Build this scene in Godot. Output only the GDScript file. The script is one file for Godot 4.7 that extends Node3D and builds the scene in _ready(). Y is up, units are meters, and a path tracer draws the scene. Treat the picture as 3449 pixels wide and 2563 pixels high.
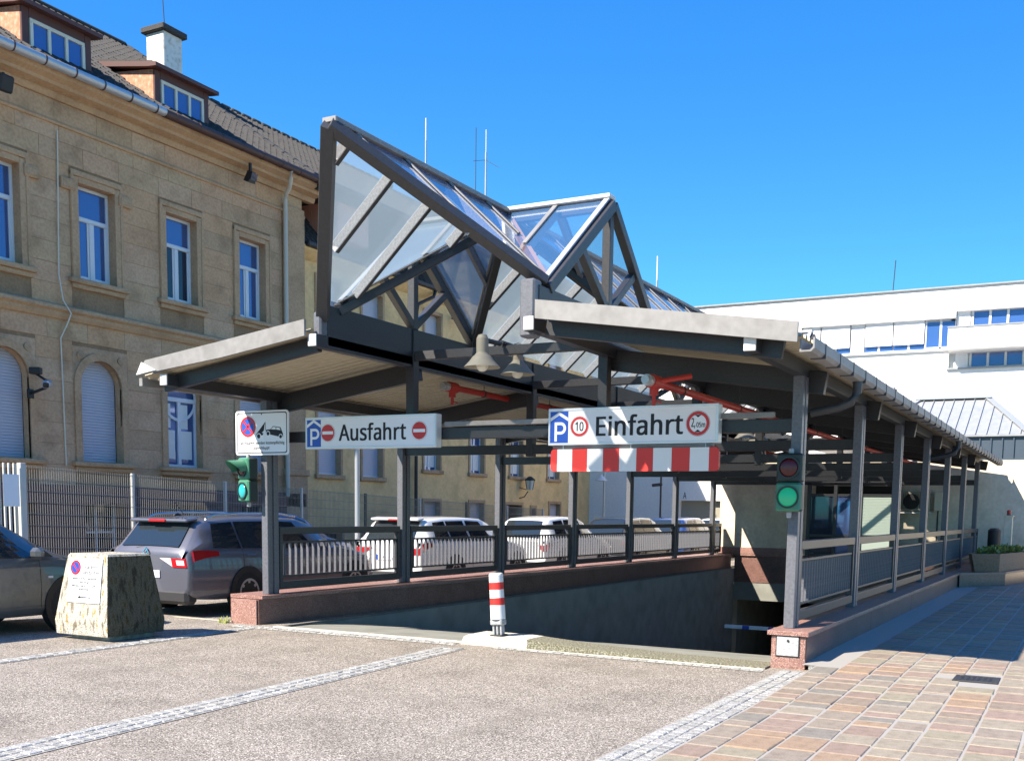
extends Node3D

# ---------------------------------------------------------------- mesh builder
class G:
	var v := PackedVector3Array()
	var n := PackedVector3Array()
	var t := PackedVector2Array()
	func tri(a: Vector3, b: Vector3, c: Vector3) -> void:
		var m := (b - a).cross(c - a).normalized()
		for q in [a, c, b]:
			v.append(q); n.append(m); t.append(Vector2(q.x, -q.y))
	func quad(a: Vector3, b: Vector3, c: Vector3, d: Vector3) -> void:
		tri(a, b, c); tri(a, c, d)
	func quad_uv(a: Vector3, b: Vector3, c: Vector3, d: Vector3) -> void:
		var m := (b - a).cross(c - a).normalized()
		var ps := [a, c, b, a, d, c]
		var us := [Vector2(0, 1), Vector2(1, 0), Vector2(1, 1), Vector2(0, 1), Vector2(0, 0), Vector2(1, 0)]
		for i in 6:
			v.append(ps[i]); n.append(m); t.append(us[i])
	func quad_n(a: Vector3, b: Vector3, c: Vector3, d: Vector3, na: Vector3, nb: Vector3, nc: Vector3, nd: Vector3) -> void:
		var ps := [a, c, b, a, d, c]
		var ns := [na, nc, nb, na, nd, nc]
		for i in 6:
			v.append(ps[i]); n.append(ns[i]); t.append(Vector2(ps[i].x, -ps[i].y))
	# box with chamfered edges, in the frame b centred on c
	func box(c: Vector3, s: Vector3, b := Basis(), e := 0.0) -> void:
		var h := s / 2.0
		if e <= 0.0:
			for ax in 3:
				for sg in [-1.0, 1.0]:
					var u := Vector3.ZERO; u[(ax + 1) % 3] = h[(ax + 1) % 3]
					var w := Vector3.ZERO; w[(ax + 2) % 3] = h[(ax + 2) % 3]
					var f := Vector3.ZERO; f[ax] = h[ax] * sg
					if sg < 0: var k := u; u = w; w = k
					quad(c + b * (f - u - w), c + b * (f + u - w), c + b * (f + u + w), c + b * (f - u + w))
			return
		for ax in 3:
			var a1 := (ax + 1) % 3
			var a2 := (ax + 2) % 3
			for sg in [-1.0, 1.0]:
				var u := Vector3.ZERO; u[a1] = h[a1] - e
				var w := Vector3.ZERO; w[a2] = h[a2] - e
				var f := Vector3.ZERO; f[ax] = h[ax] * sg
				if sg < 0: var k := u; u = w; w = k
				quad(c + b * (f - u - w), c + b * (f + u - w), c + b * (f + u + w), c + b * (f - u + w))
			for s1 in [-1.0, 1.0]:
				for s2 in [-1.0, 1.0]:
					var p := Vector3.ZERO; p[a1] = h[a1] * s1; p[a2] = (h[a2] - e) * s2
					var q := Vector3.ZERO; q[a1] = (h[a1] - e) * s1; q[a2] = h[a2] * s2
					var l := Vector3.ZERO; l[ax] = h[ax] - e
					if s1 * s2 > 0: _e(c, b, p, q, l)
					else: _e(c, b, q, p, l)
		for sx in [-1.0, 1.0]:
			for sy in [-1.0, 1.0]:
				for sz in [-1.0, 1.0]:
					var p := Vector3(h.x * sx, (h.y - e) * sy, (h.z - e) * sz)
					var q := Vector3((h.x - e) * sx, h.y * sy, (h.z - e) * sz)
					var r := Vector3((h.x - e) * sx, (h.y - e) * sy, h.z * sz)
					if sx * sy * sz > 0: tri(c + b * p, c + b * q, c + b * r)
					else: tri(c + b * p, c + b * r, c + b * q)
	func _e(c: Vector3, b: Basis, p: Vector3, q: Vector3, l: Vector3) -> void:
		quad(c + b * (p - l), c + b * (q - l), c + b * (q + l), c + b * (p + l))
	func span(a: Vector3, b: Vector3, e := 0.0) -> void:
		box((a + b) / 2.0, (b - a).abs(), Basis(), e)
	# beam from p to q: w across, h along up
	func bar(p: Vector3, q: Vector3, w: float, h: float, up := Vector3.UP, e := 0.006) -> void:
		var z := (q - p).normalized()
		if absf(z.dot(up)) > 0.98: up = Vector3.RIGHT
		var x := up.cross(z).normalized()
		box((p + q) / 2.0, Vector3(w, h, p.distance_to(q)), Basis(x, z.cross(x), z), e)
	# polygon (ccw) given in the plane of xa, ya at o, thickened by d along xa x ya
	func prism(poly: PackedVector2Array, o: Vector3, xa: Vector3, ya: Vector3, d: float) -> void:
		var za := xa.cross(ya).normalized()
		if Geometry2D.is_polygon_clockwise(poly): poly.reverse()
		var id := Geometry2D.triangulate_polygon(poly)
		var at := func(i: int, z: float) -> Vector3: return o + xa * poly[i].x + ya * poly[i].y + za * z
		for k in range(0, id.size(), 3):
			var i0 := id[k]; var i1 := id[k + 1]; var i2 := id[k + 2]
			if (poly[i1] - poly[i0]).cross(poly[i2] - poly[i0]) < 0: var sw := i1; i1 = i2; i2 = sw
			tri(at.call(i0, d), at.call(i1, d), at.call(i2, d))
			tri(at.call(i0, 0.0), at.call(i2, 0.0), at.call(i1, 0.0))
		for i in poly.size():
			var j := (i + 1) % poly.size()
			quad(at.call(i, 0.0), at.call(j, 0.0), at.call(j, d), at.call(i, d))
	func ring(r0: float, r1: float, o: Vector3, xa: Vector3, ya: Vector3, d: float, k := 40) -> void:
		var za := xa.cross(ya).normalized()
		for i in k:
			var a := TAU * i / k
			var b := TAU * (i + 1) / k
			var ua := xa * cos(a) + ya * sin(a)
			var ub := xa * cos(b) + ya * sin(b)
			quad(o + ua * r0 + za * d, o + ua * r1 + za * d, o + ub * r1 + za * d, o + ub * r0 + za * d)
			quad(o + ua * r1, o + ub * r1, o + ub * r1 + za * d, o + ua * r1 + za * d)
	func disc(r: float, o: Vector3, xa: Vector3, ya: Vector3, d: float, k := 40) -> void:
		var p := PackedVector2Array()
		for i in k: p.append(Vector2(cos(TAU * i / k), sin(TAU * i / k)) * r)
		prism(p, o, xa, ya, d)
	# smooth tube along points
	func tube(ps: Array, r: float, k := 10, caps := true) -> void:
		var rings := []
		for i in ps.size():
			var dir: Vector3 = (ps[mini(i + 1, ps.size() - 1)] - ps[maxi(i - 1, 0)]).normalized()
			var up := Vector3.UP if absf(dir.y) < 0.9 else Vector3.BACK
			var x := up.cross(dir).normalized()
			var y := dir.cross(x)
			var rr := []
			for j in k:
				var a := TAU * j / k
				rr.append(x * cos(a) + y * sin(a))
			rings.append(rr)
		for i in ps.size() - 1:
			for j in k:
				var m := (j + 1) % k
				var A: Vector3 = rings[i][j]; var B: Vector3 = rings[i][m]; var C: Vector3 = rings[i + 1][m]; var D: Vector3 = rings[i + 1][j]
				quad_n(ps[i] + A * r, ps[i] + B * r, ps[i + 1] + C * r, ps[i + 1] + D * r, A, B, C, D)
		if caps:
			for i in [0, ps.size() - 1]:
				for j in k:
					var A: Vector3 = rings[i][j]; var B: Vector3 = rings[i][(j + 1) % k]
					if i == 0: tri(ps[i], ps[i] + B * r, ps[i] + A * r)
					else: tri(ps[i], ps[i] + A * r, ps[i] + B * r)
	# profile of (radius, height) turned about ya at o
	func lathe(pr: Array, o: Vector3, k := 24, xa := Vector3.RIGHT, ya := Vector3.UP) -> void:
		var za := xa.cross(ya)
		for i in pr.size() - 1:
			var e: Vector2 = pr[i + 1] - pr[i]
			var nn := Vector2(e.y, -e.x).normalized()
			for j in k:
				var a := TAU * j / k
				var b := TAU * (j + 1) / k
				var da := xa * cos(a) - za * sin(a)
				var db := xa * cos(b) - za * sin(b)
				var na := da * nn.x + ya * nn.y
				var nb := db * nn.x + ya * nn.y
				quad_n(o + da * pr[i].x + ya * pr[i].y, o + db * pr[i].x + ya * pr[i].y, o + db * pr[i + 1].x + ya * pr[i + 1].y, o + da * pr[i + 1].x + ya * pr[i + 1].y, na, nb, nb, na)
	func mesh() -> ArrayMesh:
		var a := []
		a.resize(Mesh.ARRAY_MAX)
		a[Mesh.ARRAY_VERTEX] = v; a[Mesh.ARRAY_NORMAL] = n; a[Mesh.ARRAY_TEX_UV] = t
		var m := ArrayMesh.new()
		m.add_surface_from_arrays(Mesh.PRIMITIVE_TRIANGLES, a)
		return m

# ---------------------------------------------------------------- scene helpers
var M := {}
var used := {}
var rng := RandomNumberGenerator.new()

func numbered(p: Node, called: String) -> String:
	var k := str(p.get_instance_id()) + called
	var c: int = used.get(k, 0)
	used[k] = c + 1
	return called if c == 0 else "%s_%03d" % [called, c]

func tag(o: Node, label := "", category := "", group := "", kind := "") -> Node:
	if label: o.set_meta("label", label)
	if category: o.set_meta("category", category)
	if group: o.set_meta("group", group)
	if kind: o.set_meta("kind", kind)
	return o

func thing(called: String, label: String, category: String, at := Vector3.ZERO, group := "", yaw := 0.0) -> Node3D:
	var o := Node3D.new()
	o.name = numbered(self, called)
	add_child(o)
	o.position = at
	o.rotation.y = yaw
	tag(o, label, category, group)
	return o

func org(p: Node) -> Vector3:
	var s := Vector3.ZERO
	while p != self:
		s += p.position
		p = p.get_parent()
	return s

# mesh in world coordinates, hung under parent
func part(g: G, called: String, m: Material, parent: Node = self, kind := "") -> MeshInstance3D:
	var i := loc(g.mesh(), called, m, parent, Vector3.ZERO)
	i.position = -org(parent) if parent != self else Vector3.ZERO
	if kind: i.set_meta("kind", kind)
	return i

# mesh in the parent's own coordinates
func loc(me: Mesh, called: String, m: Material, parent: Node, at := Vector3.ZERO, b := Basis()) -> MeshInstance3D:
	var i := MeshInstance3D.new()
	i.name = numbered(parent, called)
	i.mesh = me
	i.material_override = m
	parent.add_child(i)
	i.transform = Transform3D(b, at)
	return i

func gl(g: G, called: String, m: Material, parent: Node) -> MeshInstance3D:
	return loc(g.mesh(), called, m, parent)

func copy(o: Node3D, shift: Vector3, label := "") -> Node3D:
	var r: Node3D = o.duplicate()
	var base := String(o.name)
	if base.substr(base.length() - 3).is_valid_int(): base = base.substr(0, base.length() - 4)
	r.name = numbered(self, base)
	add_child(r)
	r.position = o.position + shift
	if label: r.set_meta("label", label)
	return r

func V(x: float, y: float, z: float) -> Vector3: return Vector3(x, y, z)
func lin(r: float, g: float, b: float, a := 1.0) -> Color:
	var c := Color(r, g, b).linear_to_srgb()
	c.a = a
	return c

func mat(called: String, c: Color, rough := 0.8, metal := 0.0, spec := 0.5) -> StandardMaterial3D:
	var m := StandardMaterial3D.new()
	m.resource_name = called
	m.albedo_color = c
	m.roughness = rough
	m.metallic = metal
	m.metallic_specular = spec
	M[called] = m
	return m

func noise(sd: int, fr: float, kind: int, oct: int, cols: Array, size := 512, nm := false, bump := 4.0) -> NoiseTexture2D:
	var f := FastNoiseLite.new()
	f.seed = sd; f.frequency = fr; f.noise_type = kind
	f.fractal_type = FastNoiseLite.FRACTAL_FBM if oct > 1 else FastNoiseLite.FRACTAL_NONE
	f.fractal_octaves = oct
	if kind == FastNoiseLite.TYPE_CELLULAR: f.cellular_return_type = FastNoiseLite.RETURN_CELL_VALUE
	var t := NoiseTexture2D.new()
	t.width = size; t.height = size; t.seamless = true; t.noise = f
	if nm:
		t.as_normal_map = true; t.bump_strength = bump
	else:
		var g := Gradient.new()
		g.offsets = PackedFloat32Array(); g.colors = PackedColorArray()
		var os := PackedFloat32Array(); var cs := PackedColorArray()
		for i in cols.size():
			os.append(cols[i][0]); cs.append(cols[i][1])
		g.offsets = os; g.colors = cs
		t.color_ramp = g
	return t

# world-triplanar texture of the given size in metres, with a second larger stain layer multiplied in
func textured(called: String, tex: Texture2D, metres: float, rough := 0.85, tint := Color.WHITE, stain: Texture2D = null, smetres := 4.0, nrm: Texture2D = null, nscale := 0.5) -> StandardMaterial3D:
	var m := mat(called, tint, rough)
	m.albedo_texture = tex
	m.uv1_triplanar = true; m.uv1_world_triplanar = true
	m.uv1_scale = Vector3.ONE / metres
	if stain:
		m.detail_enabled = true
		m.detail_blend_mode = BaseMaterial3D.BLEND_MODE_MUL
		m.detail_albedo = stain
		m.detail_uv_layer = BaseMaterial3D.DETAIL_UV_2
		m.uv2_triplanar = true; m.uv2_world_triplanar = true
		m.uv2_scale = Vector3.ONE / smetres
	if nrm:
		m.normal_enabled = true; m.normal_texture = nrm; m.normal_scale = nscale
	return m

func tinted(src: StandardMaterial3D, called: String, c: Color) -> StandardMaterial3D:
	var m: StandardMaterial3D = src.duplicate()
	m.resource_name = called
	m.albedo_color = c
	M[called] = m
	return m

var font: Font
func lettering(s: String, parent: Node, centre: Vector3, w: float, h: float, m: Material, xa := Vector3.RIGHT, ya := Vector3.UP, bold := false, called := "lettering") -> MeshInstance3D:
	var tm := TextMesh.new()
	tm.font = font
	tm.font_size = 64
	tm.pixel_size = 0.01
	tm.depth = 0.02
	tm.curve_step = 2.0
	tm.text = s
	var bb := tm.get_aabb()
	var me: Mesh = tm
	if bold:
		var st := SurfaceTool.new()
		var n := 0
		for d in [V(-.011, -.006, 0), V(.011, -.006, .002), V(-.011, .006, .004), V(.011, .006, .006)]: st.append_from(tm, 0, Transform3D(Basis(), d)); n += 1
		me = st.commit()
		bb = me.get_aabb()
	var i := loc(me, called, m, parent)
	var k := Vector3(w / bb.size.x, h / bb.size.y, 0.1)
	var za := xa.cross(ya).normalized()
	var b := Basis(xa * k.x, ya * k.y, za * k.z)
	i.transform = Transform3D(b, centre - org(parent) - b * bb.get_center())
	return i

func _ready() -> void:
	rng.seed = 7
	_camera_and_light()
	_materials()
	_ground()
	_ramp()
	_canopy()
	_glass_roof()
	_railings()
	_sandstone_building()
	_yellow_building()
	_white_buildings()
	_fence()
	_signs()
	_fittings()
	_street_things()
	_cars()

func _camera_and_light() -> void:
	var cam := Camera3D.new()
	cam.name = "camera"
	cam.projection = Camera3D.PROJECTION_FRUSTUM
	cam.keep_aspect = Camera3D.KEEP_HEIGHT
	cam.near = 0.1; cam.far = 400.0
	cam.size = 0.071751
	cam.frustum_offset = Vector2(-0.001763, 0.023167)
	cam.transform = Transform3D(Basis.from_euler(Vector3(-0.1075, 0.4844, 0.0154)), V(2.7686, 1.6033, 11.4298))
	add_child(cam)
	cam.current = true
	var env := Environment.new()
	env.background_mode = Environment.BG_SKY
	var sk := ProceduralSkyMaterial.new()
	sk.sky_top_color = lin(0.013, 0.115, 0.40)
	sk.sky_horizon_color = lin(0.20, 0.70, 0.74)
	sk.sky_curve = 0.1
	sk.sky_energy_multiplier = 1.0
	sk.ground_bottom_color = lin(0.12, 0.11, 0.10)
	sk.ground_horizon_color = lin(0.2, 0.2, 0.2)
	sk.sun_angle_max = 1.0
	var sky := Sky.new()
	sky.sky_material = sk
	env.sky = sky
	env.tonemap_mode = Environment.TONE_MAPPER_LINEAR
	env.tonemap_exposure = 2.4
	env.sdfgi_enabled = true; env.ssao_enabled = true; env.ssil_enabled = true
	var we := WorldEnvironment.new()
	we.name = "world_environment"
	we.environment = env
	add_child(we)
	var sun := DirectionalLight3D.new()
	sun.name = "sun"
	sun.light_energy = 1.6
	sun.light_color = Color(1.0, 0.955, 0.89)
	sun.light_angular_distance = 0.5
	sun.shadow_enabled = true
	add_child(sun)
	sun.look_at_from_position(V(-1.63, 3.07, 3.0), Vector3.ZERO)

func _materials() -> void:
	font = SystemFont.new(); font.font_names = PackedStringArray(["Droid Sans"])
	var CELL := FastNoiseLite.TYPE_CELLULAR
	var SIM := FastNoiseLite.TYPE_SIMPLEX_SMOOTH
	var VAL := FastNoiseLite.TYPE_VALUE
	var stain := noise(3, 0.012, SIM, 4, [[0.0, lin(.72, .71, .70)], [0.45, lin(.93, .93, .92)], [0.7, Color.WHITE], [1.0, lin(.86, .85, .84)]], 512)
	var stain2 := noise(5, 0.02, SIM, 5, [[0.0, lin(.55, .52, .47)], [0.4, lin(.88, .86, .83)], [0.65, Color.WHITE], [1.0, lin(.9, .86, .8)]], 512)
	var fine := noise(11, 0.35, SIM, 2, [], 512, true, 3.0)
	var asph := noise(21, 0.30, CELL, 1, [[0.0, lin(.07, .063, .056)], [0.3, lin(.15, .138, .124)], [0.62, lin(.235, .217, .196)], [0.9, lin(.38, .36, .34)], [1.0, lin(.55, .53, .5)]], 1024)
	textured("asphalt", asph, 2.6, 0.92, lin(1.2, 1.14, 1.06), stain, 7.0, fine, 0.5)
	var gran := noise(31, 0.22, CELL, 1, [[0.0, lin(.09, .045, .04)], [0.35, lin(.26, .125, .10)], [0.7, lin(.36, .19, .155)], [0.92, lin(.52, .36, .31)], [1.0, lin(.62, .5, .45)]], 1024)
	textured("red_granite", gran, 1.1, 0.5, Color.WHITE, stain, 5.0)
	textured("polished_granite", gran, 0.9, 0.28, lin(.62, .6, .6), stain, 3.0)
	var gray := noise(41, 0.2, CELL, 1, [[0.0, lin(.18, .18, .175)], [0.5, lin(.33, .33, .32)], [1.0, lin(.52, .52, .50)]], 512)
	textured("sett", gray, 0.8, 0.85, lin(1.1, 1.1, 1.08), stain, 1.3, fine, 0.8)
	for i in 4: tinted(M.sett, "sett%d" % i, [lin(1.15, 1.15, 1.15), lin(1.0, 1.0, .99), lin(1.08, 1.06, 1.02), lin(.9, .9, .9)][i])
	var pav := noise(51, 0.1, SIM, 4, [[0.0, lin(.6, .58, .56)], [0.5, lin(.9, .9, .9)], [1.0, Color.WHITE]], 512)
	textured("paver", pav, 0.9, 0.85, Color.WHITE, stain, 0.9, fine, 1.0)
	var tones := [lin(.33, .245, .195), lin(.33, .275, .22), lin(.34, .30, .22), lin(.38, .27, .185), lin(.27, .245, .21), lin(.36, .31, .24), lin(.35, .26, .21), lin(.31, .245, .19)]
	for i in 8: tinted(M.paver, "paver%d" % i, tones[i])
	textured("joint_sand", noise(55, 0.4, SIM, 2, [[0.0, lin(.22, .21, .19)], [1.0, lin(.42, .40, .37)]], 256), 0.5, 0.95)
	var conc := noise(61, 0.03, SIM, 5, [[0.0, lin(.20, .20, .19)], [0.5, lin(.34, .335, .32)], [1.0, lin(.45, .44, .42)]], 512)
	textured("concrete", conc, 2.0, 0.9, Color.WHITE, stain2, 3.0, fine, 0.5)
	textured("ramp_concrete", noise(62, 0.02, SIM, 3, [[0.0, lin(.21, .215, .19)], [1.0, lin(.27, .275, .245)]], 256), 3.0, 0.85, Color.WHITE, stain, 6.0)
	textured("pale_concrete", conc, 0.6, 0.9, lin(1.9, 1.85, 1.7), stain2, 0.9, fine, 0.8)
	textured("mossy_concrete", noise(63, 0.05, SIM, 5, [[0.0, lin(.06, .06, .035)], [0.5, lin(.16, .15, .10)], [0.75, lin(.30, .29, .23)], [1.0, lin(.5, .48, .42)]], 512), 0.8, 0.95, Color.WHITE, null, 1.0, fine, 0.8)
	var moss := noise(71, 0.022, SIM, 6, [[0.0, lin(.13, .115, .08)], [0.28, lin(.24, .21, .15)], [0.38, lin(.46, .44, .39)], [0.62, lin(.60, .58, .53)], [0.74, lin(.52, .48, .38)], [0.84, lin(.38, .27, .08)], [1.0, lin(.26, .2, .09)]], 512)
	textured("weathered_block", moss, 1.1, 0.95, Color.WHITE, noise(72, 0.09, SIM, 4, [[0.0, lin(.4, .38, .32)], [0.38, lin(.75, .73, .68)], [0.48, Color.WHITE], [1.0, Color.WHITE]], 512), 1.4, fine, 1.2)
	M.weathered_block.uv1_scale = Vector3(1 / 1.1, 1 / 3.4, 1 / 1.1)
	M.weathered_block.uv2_scale = Vector3(1 / 0.9, 1 / 1.4, 1 / 0.9)
	tinted(M.weathered_block, "mossy_shaded_side", lin(.2, .185, .14))  # block face turned from the sun: moss plus its shade put into the tint
	var sand := noise(81, 0.05, SIM, 5, [[0.0, lin(.43, .27, .16)], [0.5, lin(.54, .35, .21)], [1.0, lin(.60, .41, .255)]], 512)
	var soot := noise(83, 0.01, SIM, 5, [[0.0, lin(.66, .63, .6)], [0.36, lin(.9, .89, .87)], [0.6, Color.WHITE], [1.0, lin(.95, .94, .92)]], 512)
	textured("sandstone", sand, 2.2, 0.9, Color.WHITE, soot, 5.0, fine, 0.5)
	for i in 6: tinted(M.sandstone, "sandstone%d" % i, [lin(1, 1, 1), lin(.92, .92, .9), lin(1.0, .93, .84), lin(.86, .86, .82), lin(1, .95, .93), lin(.95, .97, .92)][i])
	tinted(M.sandstone, "sandstone_trim", lin(.9, .89, .84))
	tinted(M.sandstone, "sandstone_joint", lin(.55, .53, .48))
	textured("base_stone", noise(91, 0.06, SIM, 4, [[0.0, lin(.07, .04, .04)], [1.0, lin(.16, .09, .085)]], 256), 1.5, 0.9)
	textured("yellow_plaster", noise(101, 0.05, SIM, 4, [[0.0, lin(.70, .47, .21)], [1.0, lin(.82, .57, .28)]], 256), 2.0, 0.9, Color.WHITE, stain, 6.0, fine, 0.4)
	textured("white_plaster", noise(111, 0.06, SIM, 3, [[0.0, lin(.74, .73, .70)], [1.0, lin(.82, .81, .79)]], 256), 2.0, 0.9, Color.WHITE, stain, 9.0)
	M.white_plaster.detail_enabled = false
	textured("cream_plaster", noise(111, 0.06, SIM, 3, [[0.0, lin(.66, .57, .43)], [1.0, lin(.78, .69, .54)]], 256), 2.0, 0.9, Color.WHITE, stain, 6.0)
	textured("rust_plaster", noise(121, 0.04, SIM, 5, [[0.0, lin(.42, .17, .09)], [0.6, lin(.55, .26, .16)], [1.0, lin(.66, .42, .32)]], 256), 1.2, 0.9)
	textured("chimney_plaster", noise(122, 0.03, SIM, 5, [[0.0, lin(.4, .36, .3)], [0.4, lin(.66, .62, .55)], [1.0, lin(.78, .75, .68)]], 256), 1.5, 0.9)
	mat("dark_red_wood", lin(.085, .033, .028), 0.6)
	textured("roof_tile", noise(131, 0.08, SIM, 4, [[0.0, lin(.018, .017, .016)], [0.5, lin(.042, .04, .038)], [1.0, lin(.11, .105, .1)]], 256), 0.7, 0.85)
	mat("pink_tile", lin(.55, .25, .18), 0.8)
	# metals and paints
	var scuff := noise(141, 0.05, SIM, 5, [[0.0, lin(.80, .80, .80)], [0.6, Color.WHITE], [1.0, lin(.9, .9, .9)]], 256)
	textured("steel", noise(142, 0.1, SIM, 3, [[0.0, lin(.038, .039, .043)], [1.0, lin(.056, .057, .062)]], 256), 1.0, 0.42, Color.WHITE, scuff, 0.8)
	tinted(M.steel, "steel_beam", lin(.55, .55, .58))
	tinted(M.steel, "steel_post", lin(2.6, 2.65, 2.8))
	textured("blank_steel", noise(143, 0.08, SIM, 4, [[0.0, lin(.3, .31, .32)], [1.0, lin(.48, .49, .5)]], 256), 0.7, 0.4, Color.WHITE, scuff, 0.5)
	textured("zinc", noise(144, 0.04, SIM, 5, [[0.0, lin(.205, .20, .195)], [0.5, lin(.235, .23, .225)], [1.0, lin(.26, .255, .25)]], 512), 2.6, 0.55, Color.WHITE, stain, 3.0)
	mat("cap_white", lin(.6, .6, .58), 0.5)
	textured("soffit", noise(145, 0.03, SIM, 3, [[0.0, lin(.42, .37, .26)], [1.0, lin(.52, .46, .34)]], 256), 1.5, 0.6)
	mat("silver_pipe", lin(.42, .44, .46), 0.35, 0.4)
	mat("rusty_gutter", lin(.07, .035, .03), 0.6, 0.2)
	mat("cream_pipe", lin(.5, .46, .38), 0.6)
	mat("rust", lin(.52, .25, .08), 0.9)
	mat("black", lin(.012, .012, .013), 0.6)
	mat("print_black", lin(.012, .012, .016), 0.7)
	mat("dark_gap", lin(.02, .02, .022), 0.9)
	mat("sign_white", lin(.78, .79, .82), 0.5)
	mat("sign_frame", lin(.68, .69, .70), 0.35, 0.3)
	mat("sign_blue", lin(.012, .075, .42), 0.4)
	mat("sign_red", lin(.52, .018, .018), 0.4)
	mat("bar_red", lin(.62, .03, .022), 0.45)
	mat("bar_white", lin(.72, .73, .74), 0.5)
	mat("pipe_red", lin(.42, .03, .022), 0.5)
	mat("signal_green", lin(.05, .20, .125), 0.5)
	mat("signal_dark", lin(.012, .024, .022), 0.5)
	mat("lens_red", lin(.07, .004, .006), 0.25)
	var lg := mat("lens_green", lin(.006, .17, .085), 0.25)
	lg.emission_enabled = true; lg.emission = lin(.02, .55, .28); lg.emission_energy_multiplier = 0.16
	var lt := mat("lens_teal", lin(.02, .3, .32), 0.2)
	lt.emission_enabled = true; lt.emission = lin(.02, .4, .36); lt.emission_energy_multiplier = 0.1
	mat("beacon_red", lin(.5, .02, .015), 0.3)
	mat("lamp_shade", lin(.30, .28, .22), 0.6)
	mat("bulb", lin(.75, .72, .6), 0.2)
	mat("window_white", lin(.62, .64, .66), 0.5)
	mat("window_cream", lin(.60, .58, .47), 0.5)
	mat("pane", lin(.09, .15, .34), 0.03, 0.45, 0.7)
	mat("pane_dark", lin(.025, .035, .06), 0.03, 0.2, 0.6)
	mat("pane_blue", lin(.05, .12, .34), 0.08, 0.2, 0.7)
	mat("shutter", lin(.46, .47, .53), 0.5)
	mat("blind", lin(.72, .72, .73), 0.6)
	mat("mint_blind", lin(.62, .72, .62), 0.6)
	mat("curtain", lin(.7, .69, .64), 0.9)
	var gls := mat("roof_glass", lin(.10, .25, .5, 0.32), 0.04, 0.0, 0.8)
	gls.transparency = BaseMaterial3D.TRANSPARENCY_ALPHA
	var twin := mat("twin_glass", lin(.16, .26, .38, 0.5), 0.12)
	twin.backlight_enabled = true; twin.backlight = lin(.17, .22, .25)
	twin.transparency = BaseMaterial3D.TRANSPARENCY_ALPHA
	mat("fence_wire", lin(.24, .235, .22), 0.5, 0.3)
	mat("fence_post", lin(.50, .50, .48), 0.5, 0.2)
	mat("fence_dark", lin(.05, .055, .05), 0.5)
	mat("leaf_a", lin(.22, .25, .05), 0.7); mat("leaf_b", lin(.12, .16, .035), 0.7); mat("leaf_c", lin(.30, .30, .09), 0.7)
	for k in ["leaf_a", "leaf_b", "leaf_c"]:
		M[k].backlight_enabled = true; M[k].backlight = Color(.2, .25, .05)
	mat("soil", lin(.03, .022, .015), 0.95)
	textured("planter_stone", conc, 0.7, 0.9, lin(.95, .68, .5), stain2, 0.8, fine, 0.8)
	textured("metal_roof", noise(150, 0.03, SIM, 3, [[0.0, lin(.25, .265, .275)], [1.0, lin(.33, .345, .355)]], 256), 2.0, 0.4)
	mat("slate_cladding", lin(.055, .075, .10), 0.35)
	# cars
	for c in [["car_silver", lin(.105, .108, .135)], ["car_gray", lin(.085, .092, .095)], ["car_white", lin(.72, .72, .71)], ["car_black", lin(.02, .022, .026)], ["car_blue", lin(.02, .05, .17)], ["car_pale", lin(.5, .52, .53)]]:
		var m := mat(c[0], c[1], 0.35, 0.25)
		m.clearcoat_enabled = true; m.clearcoat = 0.9; m.clearcoat_roughness = 0.05
	M.car_white.metallic = 0.0
	mat("car_glass", lin(.02, .028, .034), 0.04, 0.0, 0.7)
	mat("tyre", lin(.018, .018, .018), 0.85)
	mat("rim", lin(.45, .45, .46), 0.35, 0.6)
	mat("car_plastic", lin(.025, .025, .027), 0.6)
	mat("tail_red", lin(.38, .01, .012), 0.12)
	mat("tail_clear", lin(.65, .6, .6), 0.12)
	mat("chrome", lin(.7, .7, .7), 0.12, 1.0)

# ---------------------------------------------------------------- ground
func lift(x: float, z: float) -> float: return 0.07 * smoothstep(3.5, -0.5, z)

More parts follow.
